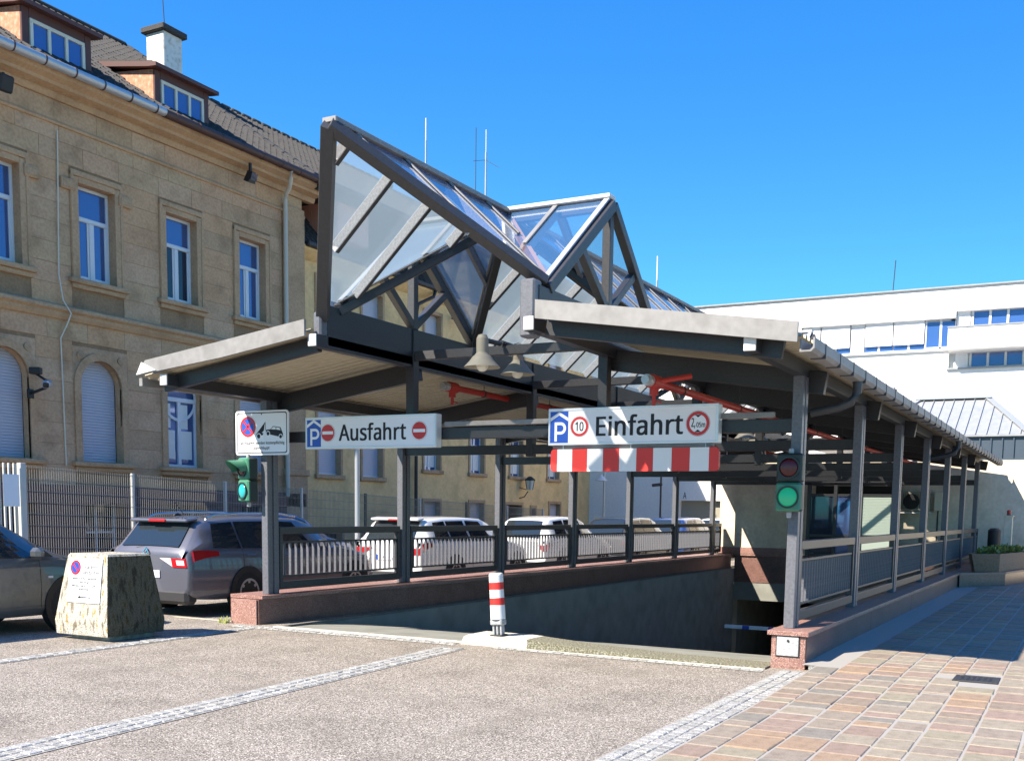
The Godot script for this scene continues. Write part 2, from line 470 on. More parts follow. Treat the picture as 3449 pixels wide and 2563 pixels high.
func _ground() -> void:
	var g := G.new()
	var hx0 := -6.95; var hx1 := -0.17; var hz0 := -20.5; var hz1 := 0.40
	g.quad(V(-90, 0, 60), V(90, 0, 60), V(90, 0, hz1), V(-90, 0, hz1))
	g.quad(V(-90, 0, hz1), V(hx0, 0, hz1), V(hx0, 0, hz0), V(-90, 0, hz0))
	g.quad(V(hx1, 0, hz1), V(90, 0, hz1), V(90, 0, hz0), V(hx1, 0, hz0))
	g.quad(V(-90, 0, hz0), V(90, 0, hz0), V(90, 0, -140), V(-90, 0, -140))
	tag(part(g, "ground", M.asphalt), "brown grey asphalt of the street and car park", "", "", "structure")
	# natural stone paving beside the ramp
	var pv := Node3D.new(); pv.name = "pavement"; add_child(pv); tag(pv, "mixed red and grey stone paving beside the ramp", "", "", "structure")
	g = G.new()
	var zs := [14.0, 8.0, 3.5, 2.5, 1.5, 0.5, -0.5, -21.0]
	for i in zs.size() - 1:
		var za: float = zs[i]; var zb: float = zs[i + 1]
		var xa := 0.34 if za > 0.5 else 0.2
		g.quad(V(xa, 0.015 + lift(0, za), za), V(14, 0.015 + lift(0, za), za), V(14, 0.015 + lift(0, zb), zb), V(xa, 0.015 + lift(0, zb), zb))
	part(g, "bedding", M.joint_sand, pv)
	var lens := [0.20, 0.26, 0.32, 0.38, 0.46]
	var wide := [0.25, 0.29, 0.33]
	var shapes := {}
	for wi in 3:
		for li in 5:
			g = G.new()
			g.box(V(0, 0, 0), V(wide[wi] - 0.016, 0.05, lens[li] - 0.016), Basis(), 0.007)
			shapes[wi * 5 + li] = g.mesh()
	var far := []
	for i in 8: far.append(G.new())
	var x := 0.35
	var count := 0
	var r := 0
	while x < 4.6:
		var wi := (r * 2 + r / 3) % 3
		var z := 7.2 - rng.randf() * 0.4
		while z > -20.2:
			var li := rng.randi() % 5
			var l: float = lens[li]
			var tone := rng.randi() % 8
			var cx: float = x + wide[wi] / 2.0
			var cz := z - l / 2.0
			var hide: bool = (cz < 0.45 and cx < 0.52) or cx > 2.9 + maxf(0.0, -cz) * 0.06 + maxf(0, 3 - cz) * .1
			if absf(cx - 1.88) < 0.28 and absf(cz - 0.56) < 0.25: hide = true
			if not hide:
				var y := 0.006 + lift(cx, cz) + rng.randf() * 0.006 - 0.012
				var b := Basis(Vector3.UP, rng.randf_range(-0.02, 0.02)) * Basis(Vector3.RIGHT, rng.randf_range(-0.008, 0.008))
				if cz > -1.2 and count < 300:
					loc(shapes[wi * 5 + li], "paving_stone", M["paver%d" % tone], pv, V(cx, y, cz), b)
					count += 1
				else:
					far[tone].box(V(cx, y, cz), V(wide[wi] - 0.016, 0.05, l - 0.016), b, 0.007)
			z -= l
		x += wide[wi]
		r += 1
	for i in 8:
		if far[i].v.size(): part(far[i], "paving_stones", M["paver%d" % i], pv, "stuff")
	# sett strips
	setts("sett_strip", "two row grey sett strip running from the ramp nose towards the viewer", [V(-3.78, 0, 0.95), V(-3.2, 0, 8.6)], 3, 0.105)
	setts("sett_strip", "pale grey sett strip between asphalt and stone paving", [V(0.17, 0, 8.0), V(0.17, 0, 0.55)], 3, 0.105)
	setts("sett_strip", "shaded grey sett strip along the foot of the plinth", [V(0.37, 0.06, 0.5), V(0.36, 0.07, -6.0)], 2, 0.11)
	setts("sett_strip", "grey sett strip in front of the concrete block", [V(-6.95, 0, 5.6), V(-7.1, 0, 0.8)], 2, 0.105)
	setts("sett_strip", "brownish sett row along the ramp edge before the ramp nose", [V(-7.5, 0, 0.62), V(-3.95, 0, 0.62)], 2, 0.10)
	setts("sett_strip", "brownish sett row along the kerb of the entry lane", [V(-3.4, 0, 0.66), V(-0.15, 0, 0.72)], 1, 0.10)
	# storm drain
	var d := thing("drain_grate", "dark cast iron drain grate set in the stone paving", "drain", V(1.88, 0.07, 0.56))
	g = G.new()
	for q in [[-.2, -.2, -.16, .2], [.16, -.2, .2, .2], [-.16, -.2, .16, -.15], [-.16, .15, .16, .2]]:
		g.span(V(1.88 + q[0], 0.03, .56 + q[1]), V(1.88 + q[2], lift(0, .56) + 0.026, .56 + q[3]), 0.004)
	part(g, "frame", M.car_plastic, d)
	for i in 7:
		g = G.new()
		var bx := 1.88 - 0.15 + i * 0.05
		g.span(V(bx - 0.012, 0.03, .41), V(bx + 0.012, lift(0, .56) + 0.022, .71), 0.003)
		part(g, "bar", M.car_plastic, d)
	g = G.new(); g.span(V(1.7, 0.01, .38), V(2.06, 0.0185 + lift(0, .56), .74)); part(g, "pit", M.black, d)

func setts(called: String, label: String, ends: Array, rows: int, s: float) -> void:
	var o := Node3D.new(); o.name = numbered(self, called); add_child(o); tag(o, label, "", "", "structure")
	var a: Vector3 = ends[0]; var b: Vector3 = ends[1]
	var dir := (b - a).normalized(); var side := dir.cross(Vector3.UP).normalized()
	var g := G.new()
	var w := rows * s / 2.0 + 0.015
	g.quad(a - side * w + V(0, .005, 0), b - side * w + V(0, .005, 0), b + side * w + V(0, .005, 0), a + side * w + V(0, .005, 0))
	if (b - a).cross(side).y < 0: g = G.new(); g.quad(a - side * w + V(0, .005, 0), a + side * w + V(0, .005, 0), b + side * w + V(0, .005, 0), b - side * w + V(0, .005, 0))
	part(g, "bedding", M.joint_sand, o)
	var ms := []
	for i in 3:
		g = G.new(); g.box(Vector3.ZERO, V(s - 0.007 - 0.004 * i, 0.05, s - 0.006 + 0.003 * i), Basis(), 0.006); ms.append(g.mesh())
	var n := int(a.distance_to(b) / (s + 0.004))
	var yaw := atan2(dir.x, dir.z)
	for k in n:
		for q in rows:
			var p := a + dir * ((k + 0.5) * (s + 0.004) + (s * 0.5 if q % 2 else 0.0)) + side * ((q - (rows - 1) / 2.0) * s)
			p.y += -0.016 + rng.randf() * 0.006
			loc(ms[rng.randi() % 3], "sett", M["sett%d" % (rng.randi() % 4)], o, p, Basis(Vector3.UP, yaw + rng.randf_range(-.08, .08)) * Basis(Vector3.RIGHT, rng.randf_range(-.04, .04)))

# ---------------------------------------------------------------- ramp and plinths
func ramp_y(z: float) -> float:
	var s := 0.4 - z
	if s < 2.5: return -0.02 - 0.03 * s * s
	return -0.2075 - (s - 2.5) * 0.16

func _ramp() -> void:
	var g := G.new()
	var z := 0.4
	while z > -34.0:
		var zb := z - 0.7
		var ya := maxf(ramp_y(z), -3.1); var yb := maxf(ramp_y(zb), -3.1)
		g.quad(V(-6.95, ya, z), V(-.17, ya, z), V(-.17, yb, zb), V(-6.95, yb, zb))
		z = zb
	tag(part(g, "ramp_road", M.ramp_concrete), "sloping concrete floor of the garage ramp", "", "", "structure")
	g = G.new()
	g.span(V(-7.3, -3.4, -20.5), V(-6.95, -0.03, .38))
	tag(part(g, "ramp_wall", M.ramp_concrete), "grey green concrete ramp wall below the granite band", "wall")
	g = G.new()
	g.span(V(-.17, -3.4, -20.5), V(.2, -0.05, .34))
	tag(part(g, "ramp_wall", M.ramp_concrete), "dark concrete ramp wall under the entry side plinth", "wall")
	var e := thing("ramp_end_wall", "granite faced wall over the dark garage mouth", "wall", V(-3.6, 0, -20.5))
	g = G.new(); g.span(V(-6.95, -.45, -20.9), V(-.17, .36, -20.5)); part(g, "cladding", M.polished_granite, e)
	g = G.new(); g.span(V(-7.0, .36, -20.95), V(-.17, .42, -20.44), .006); part(g, "coping", M.red_granite, e)
	g = G.new(); g.span(V(-6.95, -1.0, -20.9), V(-.17, -.45, -20.52)); part(g, "lintel", M.ramp_concrete, e)
	var ga := thing("garage_interior", "dark underground garage beyond the ramp", "garage", V(-3.6, -3.1, -27))
	g = G.new()
	g.span(V(-7.3, -3.4, -34), V(-6.95, -.6, -20.95)); part(g, "wall", M.ramp_concrete, ga)
	g = G.new(); g.span(V(-.17, -3.4, -34), V(.2, -.6, -20.95)); part(g, "wall", M.ramp_concrete, ga)
	g = G.new(); g.span(V(-7.3, -3.4, -34.3), V(.2, -.6, -34)); part(g, "wall", M.ramp_concrete, ga)
	g = G.new(); g.span(V(-7.3, -1.0, -34), V(.2, -.65, -20.95)); part(g, "soffit", M.ramp_concrete, ga)
	# edge strip and kerb nose
	g = G.new()
	g.span(V(-6.95, -0.35, .36), V(-3.9, 0.012, .46), .008)
	tag(part(g, "ramp_edge", M.pale_concrete), "white concrete edge at the top of the exit lane", "", "", "structure")
	g = G.new()
	g.prism(PackedVector2Array([Vector2(-3.9, -.3), Vector2(-3.0, -.3), Vector2(-3.0, .117), Vector2(-3.2, .125), Vector2(-3.8, .125), Vector2(-3.86, .10), Vector2(-3.9, .02)]), V(0, 0, .12), Vector3.RIGHT, Vector3.UP, .44)
	tag(part(g, "ramp_kerb", M.pale_concrete), "white kerb nose carrying the bollard at the ramp top", "kerb")
	g = G.new()
	g.prism(PackedVector2Array([Vector2(-2.997, -.3), Vector2(-.17, -.3), Vector2(-.17, .02), Vector2(-1.4, .035), Vector2(-2.4, .075), Vector2(-2.997, .115)]), V(0, 0, .12), Vector3.RIGHT, Vector3.UP, .44)
	tag(part(g, "ramp_kerb", M.mossy_concrete), "mossy dark kerb sinking towards the access panel plinth", "kerb")
	g = G.new()
	g.span(V(-3.4, -.2, .565), V(-.17, .01, .63), .006)
	tag(part(g, "ramp_edge", M.pale_concrete), "thin white edge line in front of the kerb", "", "", "structure")
	# plinths
	var p := thing("granite_plinth", "long red granite plinth under the far railing with dark inner face", "plinth", V(-7.4, 0, -10))
	var seg := [.36, -2.9, -6.1, -9.4, -12.6, -15.9, -20.4]
	for i in 6:
		g = G.new()
		var za: float = seg[i] - 0.003; var zb: float = seg[i + 1] + 0.003
		var xa := -7.28 if i == 0 else -7.03
		g.prism(PackedVector2Array([Vector2(-7.79, -za), Vector2(xa, -za), Vector2(-7.03, -zb), Vector2(-7.79, -zb)]), V(0, -.02, 0), V(1, 0, 0), V(0, 0, -1), .365)
		part(g, "cladding", M.polished_granite, p)
		g = G.new()
		xa = -7.25 if i == 0 else -7.0
		g.prism(PackedVector2Array([Vector2(-7.83, -za - (-.04 if i == 0 else 0.0)), Vector2(xa, -za - (-.04 if i == 0 else 0.0)), Vector2(-7.0, -zb), Vector2(-7.83, -zb)]), V(0, .352, 0), V(1, 0, 0), V(0, 0, -1), .048)
		part(g, "coping", M.red_granite, p)
	g = G.new(); g.span(V(-7.76, -.01, .362), V(-7.30, .345, .385), .004); part(g, "end_slab", M.red_granite, p)
	g = G.new(); g.span(V(-7.02, -.05, -20.3), V(-6.985, .0, .2), .004); part(g, "edge_strip", M.zinc, p)
	p = thing("granite_plinth", "red granite plinth under the near railing beside the paving", "plinth", V(0.02, 0, -10))
	seg = [.36, -3.3, -6.9, -10.5, -14.1, -17.0, -20.4]
	for i in 6:
		g = G.new(); g.span(V(-.165, -.06, seg[i] - .003), V(.205, .345, seg[i + 1] + .003), .003); part(g, "cladding", M.polished_granite, p)
		g = G.new(); g.span(V(-.2, .352, seg[i] - (.003 if i else -.06)), V(.235, .4, seg[i + 1] + .003), .004); part(g, "coping", M.red_granite, p)
	g = G.new(); g.span(V(-.16, -.02, .362), V(.2, .345, .385), .004); part(g, "end_slab", M.red_granite, p)
	var b := thing("access_panel", "grey steel access panel in the end of the near plinth", "panel", V(0.015, .24, .39))
	g = G.new(); g.span(V(-.11, .128, .386), V(.14, .352, .394)); part(g, "frame", M.dark_gap, b)
	g = G.new(); g.span(V(-.1, .138, .39), V(.13, .342, .402), .003); part(g, "door", M.blank_steel, b)
	g = G.new(); g.disc(.012, V(.02, .3, .402), Vector3.RIGHT, Vector3.UP, .012, 14); part(g, "lock", M.black, b)

# ---------------------------------------------------------------- canopy
const BAY := 3.25
var canopy: Node3D
func roof_y(x: float) -> float:          # underside of the two side roofs
	return 3.16 + 0.15 * (0.39 - x) if x > -3.66 else 3.16 + 0.15 * (0.39 - (-7.32 - x))

func _canopy() -> void:
	canopy = thing("ramp_canopy", "dark steel canopy with a folded glass roof over the garage ramp", "canopy", V(-3.66, 0, -9))
	var g: G
	for i in 7:
		var z := -BAY * i
		for sx in [0, 1]:
			var x0: float = -7.43 if sx == 0 else -0.11
			var rt: float = 3.12
			# post of two channels with a slot between
			g = G.new()
			g.span(V(x0, .4, z + .02), V(x0 + .11, rt, z + .115), .006)
			g.span(V(x0, .4, z - .115), V(x0 + .11, rt, z - .02), .006)
			g.span(V(x0 + .02, .4, z - .03), V(x0 + .085, rt, z + .03))
			part(g, "post", M.steel_post, canopy)
			# rafter
			g = G.new()
			var xo: float = .17 if sx else -7.49
			var xi: float = -2.33 if sx else -5.0
			g.bar(V(xo, roof_y(xo) - .19, z - .17), V(xi, roof_y(xi) - .19, z - .17), .10, .24)
			part(g, "rafter", M.steel_beam, canopy)
			# hanging inner post
			g = G.new(); g.span(V(xi - .06, 2.45, z - .06), V(xi + .06, 3.86, z + .06), .006); part(g, "hanger", M.steel_beam, canopy)
		g = G.new(); g.span(V(-7.34, 2.49, z - .05), V(-.1, 2.63, z + .05), .006); part(g, "tie_beam", M.steel_beam, canopy)
		g = G.new(); g.span(V(-4.94, 3.48, z - .05), V(-2.39, 3.59, z + .05), .006); part(g, "upper_beam", M.steel, canopy)
	# short bright stub beside the first hanger
	# purlins with pale end caps
	for x in [-.05, -2.3, -5.02, -7.31]:
		var y: float = roof_y(x) - (.09 if x in [-.05, -7.31] else .10)
		g = G.new(); g.span(V(x - .06, y - .075, -20.1), V(x + .06, y + .065, 1.93), .006); var pu := part(g, "purlin", M.steel_beam, canopy)
		g = G.new(); g.span(V(x - .057, y - .072, 1.931), V(x + .057, y + .062, 1.95), .006); part(g, "end_cap", M.cap_white, pu)
	# front rafters under the fascias
	g = G.new(); g.bar(V(.2, roof_y(.2) - .1, 1.72), V(-2.2, roof_y(-2.2) - .1, 1.72), .08, .17); part(g, "front_rafter", M.steel_beam, canopy)
	g = G.new(); g.bar(V(-7.5, roof_y(-7.5) - .1, 1.72), V(-5.1, roof_y(-5.1) - .1, 1.72), .08, .17); part(g, "front_rafter", M.steel_beam, canopy)
	# fascias
	g = G.new(); g.prism(PackedVector2Array([Vector2(-2.2, 3.49), Vector2(.39, 3.11), Vector2(.39, 3.285), Vector2(-2.2, 3.67)]), V(0, 0, 1.97), Vector3.RIGHT, Vector3.UP, .035)
	part(g, "fascia", M.zinc, canopy)
	g = G.new(); g.prism(PackedVector2Array([Vector2(-5.08, 3.5), Vector2(-5.08, 3.68), Vector2(-6.4, 3.505), Vector2(-7.55, 3.36), Vector2(-7.68, 3.19), Vector2(-6.35, 3.325)]), V(0, 0, 1.97), Vector3.RIGHT, Vector3.UP, .035)
	part(g, "fascia", M.zinc, canopy)
	g = G.new(); g.prism(PackedVector2Array([Vector2(-7.60, 3.34), Vector2(-7.69, 3.19), Vector2(-7.36, 3.235)]), V(0, 0, 2.006), Vector3.RIGHT, Vector3.UP, .012)
	part(g, "fascia_fold", M.cap_white, canopy)
	# corrugated side roofs, ribs running down the slope
	for sx in [0, 1]:
		g = G.new()
		var xe: float = .40 if sx else -7.68
		var xi: float = -2.2 if sx else -5.08
		var ye := 3.165; var yi := 3.165 + .15 * 2.6
		var pr := [[0.0, 0.0], [.055, 0.0], [.075, .035], [.115, .035], [.135, 0.0], [.15, 0.0]]
		var z := 1.96
		while z > -20.0:
			for k in pr.size() - 1:
				var a := V(xe, ye + pr[k][1], z - pr[k][0]); var b := V(xi, yi + pr[k][1], z - pr[k][0])
				var c := V(xi, yi + pr[k + 1][1], z - pr[k + 1][0]); var d := V(xe, ye + pr[k + 1][1], z - pr[k + 1][0])
				g.quad(a, d, c, b)
				var o := V(0, .006, 0)
				g.quad(b + o, c + o, d + o, a + o)
			z -= .15
		part(g, "roof_sheet", M.soffit, canopy)
	# right gutter and its hooks, outlets
	g = G.new(); g.prism(PackedVector2Array([Vector2(.40, 3.03), Vector2(.50, 3.03), Vector2(.53, 3.06), Vector2(.53, 3.15), Vector2(.515, 3.15), Vector2(.515, 3.07), Vector2(.49, 3.045), Vector2(.415, 3.045), Vector2(.415, 3.14), Vector2(.40, 3.14)]), V(0, 0, -20.0), Vector3.RIGHT, Vector3.UP, 21.95)
	var gu := part(g, "gutter", M.zinc, canopy)
	for i in 34:
		g = G.new(); g.span(V(.395, 3.02, 1.5 - i * .64), V(.537, 3.155, 1.53 - i * .64), .004); part(g, "hook", M.steel, gu)
	for z in [-.35, -10.0]:
		g = G.new(); g.tube([V(.46, 3.04, z), V(.46, 2.92, z), V(.40, 2.82, z), V(.28, 2.77, z), V(-.02, 2.72, z)], .05, 12); part(g, "outlet_pipe", M.steel, canopy)
	g = G.new(); g.span(V(-7.72, 3.06, -20), V(-7.66, 3.16, 1.95), .006); part(g, "gutter", M.zinc, canopy)
	# upstand boards carrying the glass
	for x in [-5.0, -2.33]:
		g = G.new(); g.span(V(x - .04, 3.42, -20.1), V(x + .04, 3.87, 1.74), .006); part(g, "upstand", M.steel_beam, canopy)
	g = G.new(); g.span(V(-2.47, 3.35, 1.66), V(-2.3, 3.92, 1.83), .02); part(g, "corner_post", M.steel_post, canopy)
	g = G.new(); g.span(V(-5.08, 3.45, 1.70), V(-4.97, 3.78, 1.86), .02); part(g, "corner_post", M.steel_post, canopy)

func _glass_roof() -> void:
	var g: G
	var ry := 5.13; var ey := 3.92
	var R := -3.66
	var rows := [0.0, -9.75, -19.5]
	var apex := V(R, 5.15, 3.34)
	# front leaning gable
	g = G.new(); g.bar(apex + V(-.0, -.05, 0), V(-5.0, 3.72, 1.78), .10, .13, V(1, 1, 0)); part(g, "gable_member", M.steel, canopy)
	g = G.new(); g.bar(apex + V(0, -.05, 0), V(-2.33, 3.93, 1.55), .10, .13, V(-1, 1, 0)); part(g, "gable_member", M.steel, canopy)
	g = G.new(); g.bar(V(R, ry + .02, 3.34), V(R, ry + .02, -20), .16, .05); part(g, "ridge_cap", M.zinc, canopy)
	g = G.new(); g.bar(V(R, ry - .07, 3.2), V(R, ry - .07, -20), .07, .10); part(g, "ridge_beam", M.steel_beam, canopy)
	for sg in [-1.0, 1.0]:
		var ex: float = R + sg * 1.335
		# panes and glazing bars of the long slopes, from valley to valley
		var cuts := [[3.34, 1.62, 0.0, 1.5]]
		for i in 2: cuts.append([rows[i], rows[i] - 1.5, rows[i + 1], rows[i + 1] + 1.5])
		for c in cuts:
			# region between line (ridge c0 -> eave c1) and line (ridge c2 -> eave c3), cut by bars across the slope
			var lo := func(s: float) -> float: return lerpf(c[0], c[1], s)
			var hi := func(s: float) -> float: return lerpf(c[2], c[3], s)
			var at := func(s: float, z: float, o: float) -> Vector3: return V(lerpf(R, ex, s) + sg * .69 * o, lerpf(ry, ey, s) + .72 * o, z)
			var zz: Array = []
			var z0: float = maxf(c[0], c[1]); var z1: float = minf(c[2], c[3])
			var z := 3.0
			while z > -20:
				if z < z0 - .1 and z > z1 + .1: zz.append(z)
				z -= .8125
			# bars: the part of the line z = const inside the region
			for zb in zz:
				var s0 := 2.0; var s1 := -1.0
				for k in 41:
					var s := k / 40.0
					if zb < lo.call(s) - .02 and zb > hi.call(s) + .02: s0 = minf(s0, s); s1 = maxf(s1, s)
				if s1 - s0 > .12:
					g = G.new()
					g.bar(at.call(s0, zb, -.03), at.call(s1, zb, -.03), .055, .10, V(-sg * .69, -.72, 0).normalized() * -1.0, .004)
					part(g, "glazing_bar", M.steel, canopy)
					g = G.new()
					g.bar(at.call(s0, zb + .034, -.03), at.call(s1, zb + .034, -.03), .012, .10, V(-sg * .69, -.72, 0).normalized() * -1.0, .003)
					part(g, "perforated_strip", M.blank_steel, canopy)
					g = G.new()
					g.bar(at.call(s0, zb, .035), at.call(s1, zb, .035), .038, .016, V(sg * .69, .72, 0), .003)
					part(g, "cover_strip", M.zinc, canopy)
			# panes: strips between consecutive bars, clipped to the region
			var edges: Array = [z0 + .001] + zz + [z1 - .001]
			for k in edges.size() - 1:
				var poly := PackedVector2Array([Vector2(0, edges[k] - .03), Vector2(1, edges[k] - .03), Vector2(1, edges[k + 1] + .03), Vector2(0, edges[k + 1] + .03)])
				var reg := PackedVector2Array([Vector2(0, c[0]), Vector2(1, c[1]), Vector2(1, c[3]), Vector2(0, c[2])])
				for piece in Geometry2D.intersect_polygons(poly, reg):
					g = G.new()
					var id := Geometry2D.triangulate_polygon(piece)
					for q in range(0, id.size(), 3):
						g.tri(at.call(piece[id[q]].x, piece[id[q]].y, .02), at.call(piece[id[q + 1]].x, piece[id[q + 1]].y, .02), at.call(piece[id[q + 2]].x, piece[id[q + 2]].y, .02))
					if id.size(): part(g, "pane", M.roof_glass if sg > 0 else M.twin_glass, canopy)
		# cross gables
		for r in 3:
			var zc: float = rows[r]
			var ap := V(R + sg * 1.38, ry, zc)
			var nearb := V(ex, ey, zc + 1.5)
			var farb := V(ex, ey, zc - 1.5)
			var top := V(R, ry, zc)
			var out := V(sg, 0, 0)
			for b in [nearb, farb]:
				g = G.new(); g.bar(b + V(0, -.05, 0), ap + V(0, -.06, 0), .10, .11, V(0, 1, 0)); part(g, "gable_rake", M.steel, canopy)
				# valley beam and gutter
				g = G.new(); g.bar(b + V(0, -.09, 0), top + V(0, -.10, 0), .10, .10); part(g, "valley_beam", M.steel_beam, canopy)
				g = G.new(); g.bar(b + V(0, .015, 0), top + V(0, .0, 0), .13, .016); part(g, "valley_gutter", M.rust if (r == 0 and b == nearb and sg > 0) else M.zinc, canopy)
				# glass triangle
				var nn: Vector3 = (ap - b).cross(top - b).normalized()
				if nn.y < 0: nn = -nn
				var L := nn * .025
				g = G.new(); g.tri(b + L, ap + L, top + L); part(g, "pane", M.twin_glass if sg < 0 else M.roof_glass, canopy)
				for s in [.5, .97]:
					var e0: Vector3 = ap.lerp(top, s if s < .9 else 1.0); var e1: Vector3 = b.lerp(top, s)
					if s > .9: continue
					g = G.new(); g.bar(e0 + nn * .04, e1 + nn * .04, .06, .02, nn, .003); part(g, "cover_strip", M.zinc, canopy)
					g = G.new(); g.bar(e0 - nn * .04, e1 - nn * .04, .055, .09, nn, .003); part(g, "glazing_bar", M.steel_post, canopy)
				g = G.new(); g.bar(ap + nn * .04 - out * .04, b + nn * .04 - out * .04, .07, .02, nn, .003); part(g, "cover_strip", M.blank_steel, canopy)
			g = G.new(); g.bar(top + V(0, .035, 0), ap + V(0, .035, 0), .17, .045); part(g, "ridge_cap", M.cap_white if sg > 0 else M.zinc, canopy)
			g = G.new(); g.bar(top + V(0, -.07, 0), ap + V(0, -.07, 0), .07, .10); part(g, "ridge_beam", M.steel_beam, canopy)
			# truss in the gable
			var gx := V(ex, 0, 0)
			g = G.new(); g.span(V(ex - .05, 3.87, zc - .05), V(ex + .05, ry - .16, zc + .05), .006); part(g, "king_post", M.steel, canopy)
			for s in [-1.0, 1.0]:
				g = G.new(); g.bar(V(ex, 3.92, zc + s * .04), V(ex, lerpf(ey, ry, .5) - .1, zc + s * .72), .09, .09); part(g, "strut", M.steel, canopy)

# ---------------------------------------------------------------- railings
func _railings() -> void:
	var g := G.new(); g.box(Vector3.ZERO, V(.045, .46, .012), Basis(), .003)
	var bal := g.mesh()
	for sx in [0, 1]:
		var xc: float = -7.375 if sx == 0 else -.055
		var first: Node3D
		for i in 7:
			var z0 := -BAY * i - .16; var z1 := -BAY * (i + 1) + .16
			if i == 6: z1 = -20.3
			var where: String = ["first", "second", "third", "fourth", "fifth", "sixth", "short last"][i]
			var lab := "%s dark steel railing panel from the viewer on the %s plinth" % [where, "car park side" if sx == 0 else "paving side"]
			if i > 0 and i < 6:
				copy(first, V(0, 0, -BAY * i), lab)
				continue
			var o := thing("railing_panel", lab, "railing", V(xc, .4, (z0 + z1) / 2), "steel railing panels between the canopy posts")
			if i == 0: first = o
			g = G.new(); g.span(V(xc - .045, 1.235, z1), V(xc + .045, 1.335, z0), .006); part(g, "top_rail", M.steel, o)
			g = G.new(); g.span(V(xc - .04, .46, z1), V(xc + .04, .565, z0), .006); part(g, "bottom_rail", M.steel, o)
			for z in [z0 - .03, z1 + .03]:
				g = G.new(); g.span(V(xc - .04, .565, z - .03), V(xc + .04, 1.235, z + .03), .005); part(g, "stile", M.steel, o)
			for y in [.64, 1.12]:
				g = G.new(); g.span(V(xc - .025, y - .014, z1 + .07), V(xc + .025, y + .014, z0 - .07), .004); part(g, "frame_bar", M.steel, o)
			var n := 22 if i == 0 else 6
			for k in n:
				loc(bal, "baluster", M.steel_post, o, V(0, .88 - .4, lerpf(z0 - .12, z1 + .12, k / (n - 1.0)) - o.position.z))

# ---------------------------------------------------------------- sandstone building
const FX := -16.0
func win(b: Node3D, z: float, y0: float, y1: float, w: float, kind: String, frame: Material) -> void:
	# casement window set .18 behind the face at FX; z is the centre
	var x := FX - .18
	var g := G.new()
	var t := .06
	g.span(V(x - .06, y0, z - w / 2), V(x, y0 + t, z + w / 2), .006)
	g.span(V(x - .06, y1 - t, z - w / 2), V(x, y1, z + w / 2), .006)
	for s in [-1, 1]: g.span(V(x - .06, y0 + t, z + s * w / 2 - (t if s > 0 else 0.0)), V(x, y1 - t, z + s * w / 2 + (t if s < 0 else 0.0)), .006)
	var yt := y1 - (y1 - y0) * .34
	g.span(V(x - .06, yt - .045, z - w / 2 + t), V(x + .012, yt + .045, z + w / 2 - t), .01)
	g.span(V(x - .05, y0 + t, z - .045), V(x + .006, yt - .045, z + .045), .008)
	var f := part(g, "window_frame", frame, b)
	var i := 0
	for q in [[y0 + t, yt - .045, z + .045, z + w / 2 - t], [y0 + t, yt - .045, z - w / 2 + t, z - .045], [yt + .045, y1 - t, z - w / 2 + t, z + w / 2 - t]]:
		g = G.new()
		if i < 2:   # inner sash
			for e in [[q[2], q[2] + .045], [q[3] - .045, q[3]]]: g.span(V(x - .045, q[0], e[0]), V(x - .012, q[1], e[1]), .005)
			g.span(V(x - .045, q[0], q[2]), V(x - .013, q[0] + .05, q[3]), .005)
			part(g, "sash", frame, f)
		g = G.new(); g.span(V(x - .04, q[0], q[2]), V(x - .032, q[1], q[3]))
		part(g, "pane", M.pane if kind == "sky" or (kind == "half" and i == 2) else M.pane_dark, f)
		i += 1

func stonework(b: Node3D, y0: float, y1: float, h: float, holes: Array, z0: float, z1: float) -> void:
	var y := y0
	var r := 0
	while y < y1 - .02:
		var yb := minf(y + h, y1)
		# free intervals along z
		var cuts := [[z1, z0]]
		for q in holes:
			if q[2] < yb - .02 and q[3] > y + .02:
				var nc := []
				for c in cuts:
					if q[1] <= c[0] or q[0] >= c[1]: nc.append(c); continue
					if q[0] > c[0] + .03: nc.append([c[0], q[0]])
					if q[1] < c[1] - .03: nc.append([q[1], c[1]])
				cuts = nc
		for c in cuts:
			var len: float = c[1] - c[0]
			var n := maxi(1, int(round(len / .95)))
			var p: float = c[0]
			for k in n:
				var e: float = c[0] + len * (k + 1) / n
				if k < n - 1: e += (.2 if r % 2 else -.2) * minf(1.0, len / n) + rng.randf_range(-.06, .06)
				var g := G.new()
				var pr := rng.randf() * .004
				g.span(V(FX - .1, y + .002, p + .002), V(FX + pr, yb - .002, e - .002), .004)
				part(g, "stone_block", M["sandstone%d" % (rng.randi() % 6)], b)
				p = e
		y = yb
		r += 1

func moulding(b: Node3D, called: String, pr: Array, z0: float, z1: float, m: Material) -> Node:
	# profile of (out from face, height), swept along z
	var p := PackedVector2Array()
	for q in pr: p.append(Vector2(q[0], q[1]))
	var g := G.new()
	g.prism(p, V(FX, 0, z0), Vector3.RIGHT, Vector3.UP, z1 - z0)
	return part(g, called, m, b)

